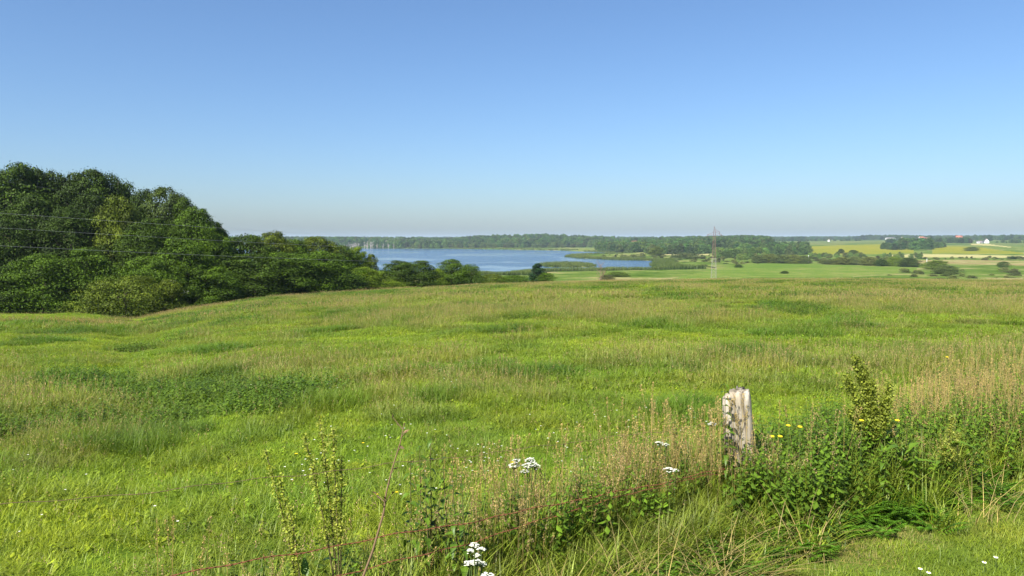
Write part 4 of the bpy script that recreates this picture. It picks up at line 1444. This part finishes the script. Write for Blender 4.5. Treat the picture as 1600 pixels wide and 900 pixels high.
M_RWIRE = plain_mat('rusty_wire', (0.2, 0.075, 0.035), 0.85, 0.3, 30, bump=0.2)


def post_mesh(seed, height, w, d):
    g = np.random.default_rng(seed)
    ns, nz = 64, 40
    th = np.arange(ns) * 2 * math.pi / ns
    rad = 1.0 / (np.abs(np.cos(th)) ** 4.5 + np.abs(np.sin(th)) ** 4.5) ** (1 / 4.5)
    crack = np.zeros(ns)
    for _ in range(14):
        i0 = g.integers(0, ns)
        crack[i0] += g.uniform(0.05, 0.13)
        crack[(i0 + 1) % ns] += g.uniform(0.0, 0.08)
    V_ = []
    for k in range(nz + 1):
        t = k / nz
        z = -0.3 + (height + 0.3) * t
        cr_ = crack * (0.35 + 0.75 * np.abs(np.sin(t * 5 + np.arange(ns) * 1.3)))
        rr = rad * (1 - cr_) * (0.95 + 0.07 * t + 0.02 * math.sin(t * 11))
        if t > 0.94:
            rr = rr * (1 - ((t - 0.94) / 0.06) ** 2 * 0.10)
        jag = 0.012 * g.normal(size=ns) * (t > 0.96) - 0.05 * smooth(0.9, 1.0, t) * smooth(-0.2, -0.9, np.cos(th))
        V_.append(np.stack([rr * np.cos(th) * w / 2, rr * np.sin(th) * d / 2, np.full(ns, z) + jag], 1))
    V_ = np.concatenate(V_ + [np.array([(0, 0, height + 0.004)])])
    i, j = np.meshgrid(np.arange(nz), np.arange(ns), indexing='ij')
    k_ = (j + 1) % ns
    f = np.stack([i * ns + j, i * ns + k_, (i + 1) * ns + k_, (i + 1) * ns + j], -1).reshape(-1, 4)
    j = np.arange(ns)
    top = np.stack([nz * ns + j, nz * ns + (j + 1) % ns, np.full(ns, len(V_) - 1)], 1)
    return mesh_np('post', V_, [f, top], [M_OAK])


fence = bpy.data.objects.new('wire_fence', None)
COL.objects.link(fence)
gz = hz(fx, fy)
fence.location = (fx, fy, gz)
tag(fence, 'rusty wire fence with a weathered grey wooden post in tall grass', 'fence')
ptop = at(1155, 610, fy)
PHT = ptop[2] - gz
tag(link('post', post_mesh(3, PHT, 0.185, 0.17), fence, loc=(0.05, 0, 0), rot=(math.radians(2), math.radians(-4), math.radians(-14))), 'weathered grey split wooden post leaning to the left')
for tt_, sd_ in ((6.2, 5), (-5.6, 6)):
    q = FP + FD * tt_
    link('post', post_mesh(sd_, 0.95, 0.17, 0.15), fence, loc=(q[0] - fx, q[1] - fy, hz(*q) - gz), rot=(0, 0, 0.4 * sd_))


def on_fence(px, py):
    d = ray(px, py)
    u = d[0] / d[1]
    t = (u * FP[1] - FP[0]) / (FD[0] - u * FD[1])
    q = FP + t * FD
    s = q[1] / d[1]
    return t, d[2] * s


WIRES = [('upper', [(0, 778), (200, 757), (400, 736), (930, 678), (1050, 663), (1135, 650)], 0.0011),
         ('lower', [(60, 908), (200, 889), (380, 862), (550, 838), (700, 814), (890, 770), (1060, 735), (1150, 716), (1230, 697), (1330, 681), (1500, 642), (1590, 622)], 0.0016),
         ('slack', [(380, 912), (500, 886), (620, 862), (760, 828), (890, 778), (1000, 756), (1120, 735), (1165, 728)], 0.0014)]
M_WIRED = plain_mat('dark_wire', (0.16, 0.1, 0.06), 0.8, 0.3, 30)
for nm, pp, wr in WIRES:
    tz = np.array([on_fence(*q) for q in pp])
    t0, t1 = tz[0, 0] - 1.2, tz[-1, 0] + (2.0 if nm == 'lower' else 0.05)
    s = np.arange(t0, t1, 0.006)
    co = np.polyfit(tz[:, 0], tz[:, 1], 3 if nm != 'upper' else 2)
    z = np.polyval(co, np.clip(s, tz[0, 0], tz[-1, 0])) + 0.004 * np.sin(s * 9) + 0.003 * np.sin(s * 23)
    z = z + np.where(s < tz[0, 0], (s - tz[0, 0]) * np.polyval(np.polyder(co), tz[0, 0]), 0) + np.where(s > tz[-1, 0], (s - tz[-1, 0]) * np.polyval(np.polyder(co), tz[-1, 0]), 0)
    offn = FN[None, :] * (0.105 + 0.006 * np.sin(s * 5))[:, None]
    ctr = np.stack([FP[0] + FD[0] * s + offn[:, 0] - fx, FP[1] + FD[1] * s + offn[:, 1] - fy, z - gz], 1)
    mb = MB()
    strands = (0,) if nm == 'upper' else (0, math.pi)
    for phs in strands:
        wob = 0.0 if nm == 'upper' else wr * 1.05
        ph_ = s * 2 * math.pi / 0.06 + phs
        mb.tube(ctr + np.stack([FN[0] * np.cos(ph_) * wob, FN[1] * np.cos(ph_) * wob, np.sin(ph_) * wob], 1), wr, 4)
    if nm != 'upper':
        for sb in np.arange(t0 + 0.1, t1, 0.13):
            c0 = np.array([np.interp(sb, s, ctr[:, i]) for i in range(3)])
            aa = U(0, 6.28)
            dd = np.array((FN[0] * math.cos(aa), FN[1] * math.cos(aa), math.sin(aa))) * 0.014
            mb.tube([c0 - dd, c0 + dd], 0.0012, 3)
    link('wire', mb.mesh('wire', [M_RWIRE if nm != 'upper' else M_WIRED]), fence)

# ------------------------------------------------------------------ dock plants, yarrow, daisies and other single plants
M_DOCKSEED = plant_mat('dock_seed', 'object', 0.4, 0.45, None, 0.6)
M_STEM = plant_mat('weed_stem', 'fixed', 0.3, 0.0, None, 0.7, fixed=(0.10, 0.085, 0.03))
M_STEMD = plant_mat('dead_stem', 'fixed', 0.3, 0.0, None, 0.8, fixed=(0.17, 0.11, 0.06))
M_DOCKLEAF = plant_mat('dock_leaf', 'fixed', 0.4, 0.3, None, 0.45, fixed=(0.08, 0.15, 0.014))
M_YARROWSTEM = plant_mat('yarrow_stem', 'fixed', 0.3, 0.1, None, 0.6, fixed=(0.08, 0.12, 0.03))


def leaf_plate(wd, droop):
    """one pointed leaf of length 1 along +X, folded at the midrib and drooping to the tip"""
    t = np.array((0, 0.12, 0.3, 0.52, 0.76, 1.0))
    w = np.array((0.05, 0.55, 1.0, 0.86, 0.45, 0.02)) * wd / 2
    z = 0.12 * np.sin(t * 2.2) - droop * t ** 2
    v = np.concatenate([np.stack([t, w, z + w * 0.35], 1), np.stack([t, 0 * t, z], 1), np.stack([t, -w, z + w * 0.35], 1)])
    f = [(k, k + 1, 7 + k, 6 + k) for k in range(5)] + [(6 + k, 7 + k, 13 + k, 12 + k) for k in range(5)]
    mb = MB()
    mb.add(v, f, 0, v=U(0.2, 0.9))
    return mb


DOCK_LEAVES = [leaf_plate(0.3, q_).mesh('leaf', [M_DOCKLEAF]) for q_ in (0.2, 0.5, 0.8)]


def dock(px_base, depth, spikes, tint, label, dense=1.0, leaf_n=10, seed_size=0.011, whorl=0.028):
    """spikes: photo points (px, py) of the spike tops, and where on the spike seeds begin (0..1)"""
    b0 = at(px_base, 700, depth)
    z0 = hz(b0[0], b0[1])
    e = bpy.data.objects.new('dock_plant', None)
    COL.objects.link(e)
    e.location = (b0[0], b0[1], z0)
    tag(e, label, 'plant', 'seeding dock plants along the fence')
    st, sd = MB(), MB()
    for px, py, beg, wd in spikes:
        tp = at(px, py, depth + U(-.06, .06)) - np.array((b0[0], b0[1], z0))
        t = np.linspace(0, 1, 9)[:, None]
        mid = np.array((tp[0] * 0.25, tp[1] * 0.3, tp[2] * 0.5))
        cur = (1 - t) ** 2 * np.zeros(3) + 2 * t * (1 - t) * mid + t ** 2 * tp
        st.tube(cur, np.linspace(0.0055, 0.0018, 9), 6, 0, v=0.5)
        L = np.linalg.norm(tp)
        nw = int(L * (1 - beg) / 0.017 * dense)
        for w in range(nw):
            f = beg + (1 - beg) * (w + U(0, 1)) / nw
            c0 = np.array([np.interp(f, t[:, 0], cur[:, i]) for i in range(3)])
            taper = min(1.0, (1.04 - f) / (1 - beg) * 1.9)
            # side spikelets leave the stem upwards
            a = U(0, 6.28)
            ln = wd * taper * U(0.3, 1.0)
            c1 = c0 + np.array((math.cos(a) * ln, math.sin(a) * ln, ln * 0.9))
            k = int(13 * dense)
            s_ = U(0, 1, k)[:, None]
            pos = c0 + (c1 - c0) * s_ + rng.normal(size=(k, 3)) * whorl * 0.32
            leaf_quads(sd, pos, rng.normal(size=(k, 3)), seed_size * U(0.7, 1.3, k), 0.85, 0)
    link('stem', st.mesh('stem', [M_STEM], True), e)
    o = link('seed_spike', sd.mesh('seed_spike', [M_DOCKSEED]), e)
    o.color = (*tint, 1)
    for k in range(leaf_n):
        ln = U(0.09, 0.19)
        link('leaf', DOCK_LEAVES[k % 3], e, loc=(U(-.02, .02), U(-.02, .02), U(0.02, 0.4)), rot=(U(-.3, .3), U(-1.0, 0.1), U(0, 6.28)), scl=(ln, ln, ln))
    return e


DT = (0.31, 0.36, 0.055)
dock(474, 3.05, [(414, 702, 0.35, 0.035), (436, 742, 0.45, 0.03), (452, 790, 0.6, 0.02)], DT, 'seeding dock plant leaning left, leftmost of the docks', 1.15, 4, 0.012)
dock(528, 3.2, [(499, 650, 0.42, 0.04), (476, 682, 0.45, 0.035), (520, 670, 0.45, 0.03), (534, 715, 0.5, 0.03)], (0.32, 0.36, 0.06), 'tall yellow-green dock plant with several seed spikes left of the dead stalk', 1.2, 5, 0.012)
dock(1374, 5.2, [(1336, 556, 0.5, 0.022), (1350, 572, 0.52, 0.03), (1322, 588, 0.55, 0.025), (1362, 596, 0.5, 0.028), (1390, 600, 0.6, 0.03), (1381, 622, 0.6, 0.022), (1326, 640, 0.62, 0.03), (1345, 632, 0.6, 0.03)],
     (0.23, 0.275, 0.037), 'large dense dock plant with yellowish seed clusters right of the post', 2.0, 30, 0.016, 0.05)
dock(1412, 4.9, [(1418, 668, 0.4, 0.03), (1408, 690, 0.4, 0.03)], (0.19, 0.23, 0.04), 'small dock plant at the right foot of the large dock', 1.0, 16)
dock(1478, 5.0, [(1488, 648, 0.35, 0.035), (1472, 690, 0.35, 0.035), (1498, 676, 0.4, 0.03)], (0.29, 0.32, 0.06), 'pale yellow-green dock plant near the right end of the weeds', 1.5, 8, 0.014)


def stalk(pts, depth, label):
    w = np.array([at(px, py, depth) for px, py in pts])
    mb = MB()
    tq = np.linspace(0, 1, len(w))
    tt = np.linspace(0, 1, 24)
    cur = np.stack([np.interp(tt, tq, w[:, i]) for i in range(3)], 1)
    cur = cur - cur[0]
    mb.tube(cur, np.linspace(0.006, 0.002, 24), 6, 0, v=0.5)
    for k in range(9):
        f = U(0.25, 1)
        c0 = np.array([np.interp(f, tt, cur[:, i]) for i in range(3)])
        d = np.array((U(-1, 1), U(-1, 1), U(0.2, 1.0))) * U(0.03, 0.07)
        mb.tube([c0, c0 + d * 0.6, c0 + d], [0.0022, 0.0016, 0.0008], 4, 0, v=0.4)
        leaf_quads(mb, (c0 + d)[None], rng.normal(size=(1, 3)), 0.03, 0.4, 0)
    o = link('dead_stalk', mb.mesh('dead_stalk', [M_STEMD], True), loc=tuple(w[0]))
    tag(o, label, 'plant')


stalk([(566, 905), (582, 862), (600, 800), (603, 772), (612, 735), (626, 690), (632, 660)], 3.0, 'bent brown dead stalk rising from the fence wire left of the nettles')


def yarrow(heads, depth, label, base_px, group='white yarrow flowers'):
    b0 = at(base_px, 760, depth)
    z0 = hz(b0[0], b0[1])
    e = bpy.data.objects.new('yarrow_plant', None)
    COL.objects.link(e)
    e.location = (b0[0], b0[1], z0)
    tag(e, label, 'flower', group)
    o = np.array((b0[0], b0[1], z0))
    for px, py, rpx in heads:
        dd = depth + U(-.05, .05)
        c0 = at(px, py, dd) - o
        r = rpx * dd / F
        st = MB()
        mid = np.array((c0[0] * 0.7, c0[1] * 0.7, c0[2] * 0.6))
        fork = c0 - np.array((0, 0, r * 1.1))
        st.tube([(0, 0, -0.02), mid, fork], [0.003, 0.0025, 0.002], 5, 0, v=0.5)
        hd = MB()
        for k in range(30):
            a, q = U(0, 6.28), r * math.sqrt(U(0, 1))
            p = c0 + np.array((q * math.cos(a), q * math.sin(a), -0.5 * q * q / r + U(-.003, .003)))
            st.tube([fork, p], [0.0012, 0.0008], 3, 0, v=0.5)
            b_ = np.arange(6) * math.pi / 3 + U(0, 1)
            ax = np.stack([np.cos(b_), np.sin(b_), np.full(6, 0.12)], 1)
            s_ = max(0.0045, r * 0.22)
            leaf_quads(hd, p + ax * s_ * 0.5, np.tile((0, 0, 1.0), (6, 1)), s_, 0.95, 0, axis=ax, fold=0.05)
        link('stem', st.mesh('stem', [M_YARROWSTEM]), e)
        link('flower_head', hd.mesh('flower_head', [M_WHITE]), e)
    return e


yarrow([(806, 718, 7), (803, 724, 9), (828, 716, 8), (824, 724, 9), (838, 726, 9), (820, 734, 7), (832, 722, 8)], 3.95, 'cluster of white yarrow umbels in the brown grass at mid fence', 822)
yarrow([(741, 849, 7), (752, 856, 7), (735, 859, 6), (745, 866, 5), (733, 877, 9), (745, 875, 10), (753, 879, 8)], 2.75, 'white yarrow cluster at the bottom edge below the wire', 748)
yarrow([(762, 895, 10)], 2.6, 'single white yarrow umbel cut by the bottom edge', 768)
yarrow([(1030, 690, 7), (1041, 693, 6)], 4.5, 'pair of white yarrow umbels above the wire left of the post', 1036)
yarrow([(1045, 731, 9), (1056, 733, 5)], 4.3, 'white yarrow umbel near the wire left of the post', 1050)
yarrow([(1113, 660, 7)], 4.65, 'small white yarrow umbel at the left side of the post', 1108)


def small_flower(px, py, depth, size, mat, label, cat, group, petals=12, tilt=0.0, hgt=None, name='daisy'):
    c0 = at(px, py, depth)
    z0 = hz(c0[0], c0[1])
    e = bpy.data.objects.new(name, None)
    COL.objects.link(e)
    e.location = (c0[0], c0[1], z0)
    tag(e, label, cat, group)
    top = max(c0[2] - z0, 0.02)
    mb = MB()
    mb.tube([(0, 0, -0.02), (0.004, 0.002, top * 0.6), (0, 0, top)], [0.0022, 0.0018, 0.0015], 5, 0, v=.5)
    link('stem', mb.mesh('stem', [M_YARROWSTEM]), e)
    mb = MB()
    for ring in (1.0, 0.75):
        a = np.arange(petals) * 2 * math.pi / petals + ring
        ax = np.stack([np.cos(a), np.sin(a) , np.full(petals, 0.25 + 0.3 * (1 - ring))], 1)
        leaf_quads(mb, np.array((0, 0, top)) + ax * size * 0.5 * ring, np.tile((0, -0.5, 1.0), (petals, 1)), size * ring, 0.5, 0, axis=ax, fold=0.02)
    link('petals', mb.mesh('petals', [mat]), e)
    mb = MB()
    th = np.arange(8) * math.pi / 4
    v = [(0.3 * size * math.cos(q), 0.3 * size * math.sin(q), top + 0.004) for q in th] + [(0, 0, top + 0.009)]
    mb.add(v, [(q, (q + 1) % 8, 8) for q in range(8)])
    link('flower_disc', mb.mesh('flower_disc', [M_YELLOW]), e)
    return e


def verge_depth(px, py, h):
    d = ray(px, py)
    t = np.linspace(2.0, 9, 500) / d[1]
    x, y, z = d[0] * t, d[1] * t, d[2] * t
    i = np.nonzero(H(x, y, False) + h > z)[0]
    return float(y[i[0]]) if len(i) else 5.0


for px, py, lab in ((1438, 889, 'white daisy, left one of the pair at the bottom of the mown verge'), (1451, 895, 'white daisy, right one of the pair at the bottom of the mown verge'),
                    (1538, 879, 'white daisy, left one of the two at the bottom right corner'), (1556, 871, 'white daisy, right one of the two at the bottom right corner')):
    small_flower(px, py, verge_depth(px, py, 0.07), 0.012, M_WHITE, lab, 'flower', 'daisies in the mown verge')
for px, py, dp, lab in ((1232, 665, 4.72, 'yellow hawkweed flower, left one of the upper pair right of the post'), (1250, 667, 4.75, 'yellow hawkweed flower, right one of the upper pair right of the post'),
                        (1206, 682, 4.62, 'yellow hawkweed flower, left one of the lower pair close to the post'), (1219, 682, 4.66, 'yellow hawkweed flower, right one of the lower pair close to the post'),
                        (1402, 657, 4.95, 'yellow hawkweed flower at the right foot of the large dock'), (1346, 657, 4.85, 'yellow hawkweed flower among the stems of the large dock'),
                        (1480, 558, 7.8, 'lone yellow flower in the pasture above the right weeds')):
    small_flower(px, py, dp, 0.017, M_YELLOW, lab, 'flower', 'yellow hawkweed flowers', 14, name='hawkweed')

# nettles that stand out against post and pasture
M_NETTLE = plant_mat('nettle_leaf', 'fixed', 0.45, 0.3, None, 0.45, fixed=(0.075, 0.14, 0.012))


def nettle(px_top, py_top, depth, label, leaf=0.085):
    c0 = at(px_top, py_top, depth)
    z0 = hz(c0[0], c0[1])
    e = bpy.data.objects.new('nettle_plant', None)
    COL.objects.link(e)
    e.location = (c0[0] + U(-.03, .03), c0[1], z0)
    tag(e, label, 'plant', 'nettles along the fence')
    hh = c0[2] - z0
    st = MB()
    d = np.array((c0[0] - e.location.x, 0.02, hh))
    st.tube([np.zeros(3), d * 0.5 + np.array((0.01, 0, 0)), d], [0.004, 0.003, 0.0012], 5, 0, v=.4)
    nl = max(6, int(hh / 0.05))
    tt = np.linspace(0.15, 1.0, nl)
    a = np.arange(nl) * 1.57 + U(0, 6)
    link('stem', st.mesh('stem', [M_STEM]), e)
    for k in range(nl):
        for s_ in (0, math.pi):
            sz = leaf * (1.15 - 0.7 * tt[k]) * U(0.75, 1.25)
            link('leaf', NETTLE_LEAVES[(k + (s_ > 0)) % 3], e, loc=tuple(d * tt[k]), rot=(U(-.25, .25), U(-0.35, 0.25), a[k] + s_ + U(-.3, .3)), scl=(sz, sz, sz))


NETTLE_LEAVES = [leaf_plate(0.5, q_).mesh('leaf', [M_NETTLE]) for q_ in (0.3, 0.55, 0.8)]
nettle(1134, 602, 4.66, 'nettle growing up the left edge of the post, tallest there', 0.095)
nettle(1140, 655, 4.55, 'shorter nettle at the lower left of the post', 0.09)
nettle(1176, 700, 4.6, 'nettle at the lower right corner of the post', 0.09)
for k, (px, py) in enumerate(((640, 712), (655, 700), (662, 735), (672, 690), (690, 706), (705, 730), (720, 745))):
    nettle(px, py, 3.45 + U(-.1, .15), ORD[k] + ' nettle from the left in the clump beside the dead stalk', 0.075)
for k, (px, py) in enumerate(((1240, 715), (1262, 705), (1275, 640), (1290, 690), (1310, 680), (1345, 690), (1380, 700), (1430, 705))):
    nettle(px, py, 4.95 + U(-.2, .2), ORD[k] + ' nettle from the left in the clump right of the post', 0.09)

# ------------------------------------------------------------------ summer haze over the lowland
mb = MB()
mb.box((0, 0, 9.0), (19000, 19000, 66.0))
m = bpy.data.materials.new('summer_haze')
m.use_nodes = True
nt = m.node_tree
nt.nodes.remove(nt.nodes['Principled BSDF'])
pv = nt.nodes.new('ShaderNodeVolumePrincipled')
pv.inputs['Color'].default_value = (0.64, 0.81, 1.0, 1)
pv.inputs['Density'].default_value = 0.00008
pv.inputs['Anisotropy'].default_value = 0.0
nt.links.new(pv.outputs[0], nt.nodes['Material Output'].inputs['Volume'])
tag(link('haze', mb.mesh('haze', [m])), kind='stuff')
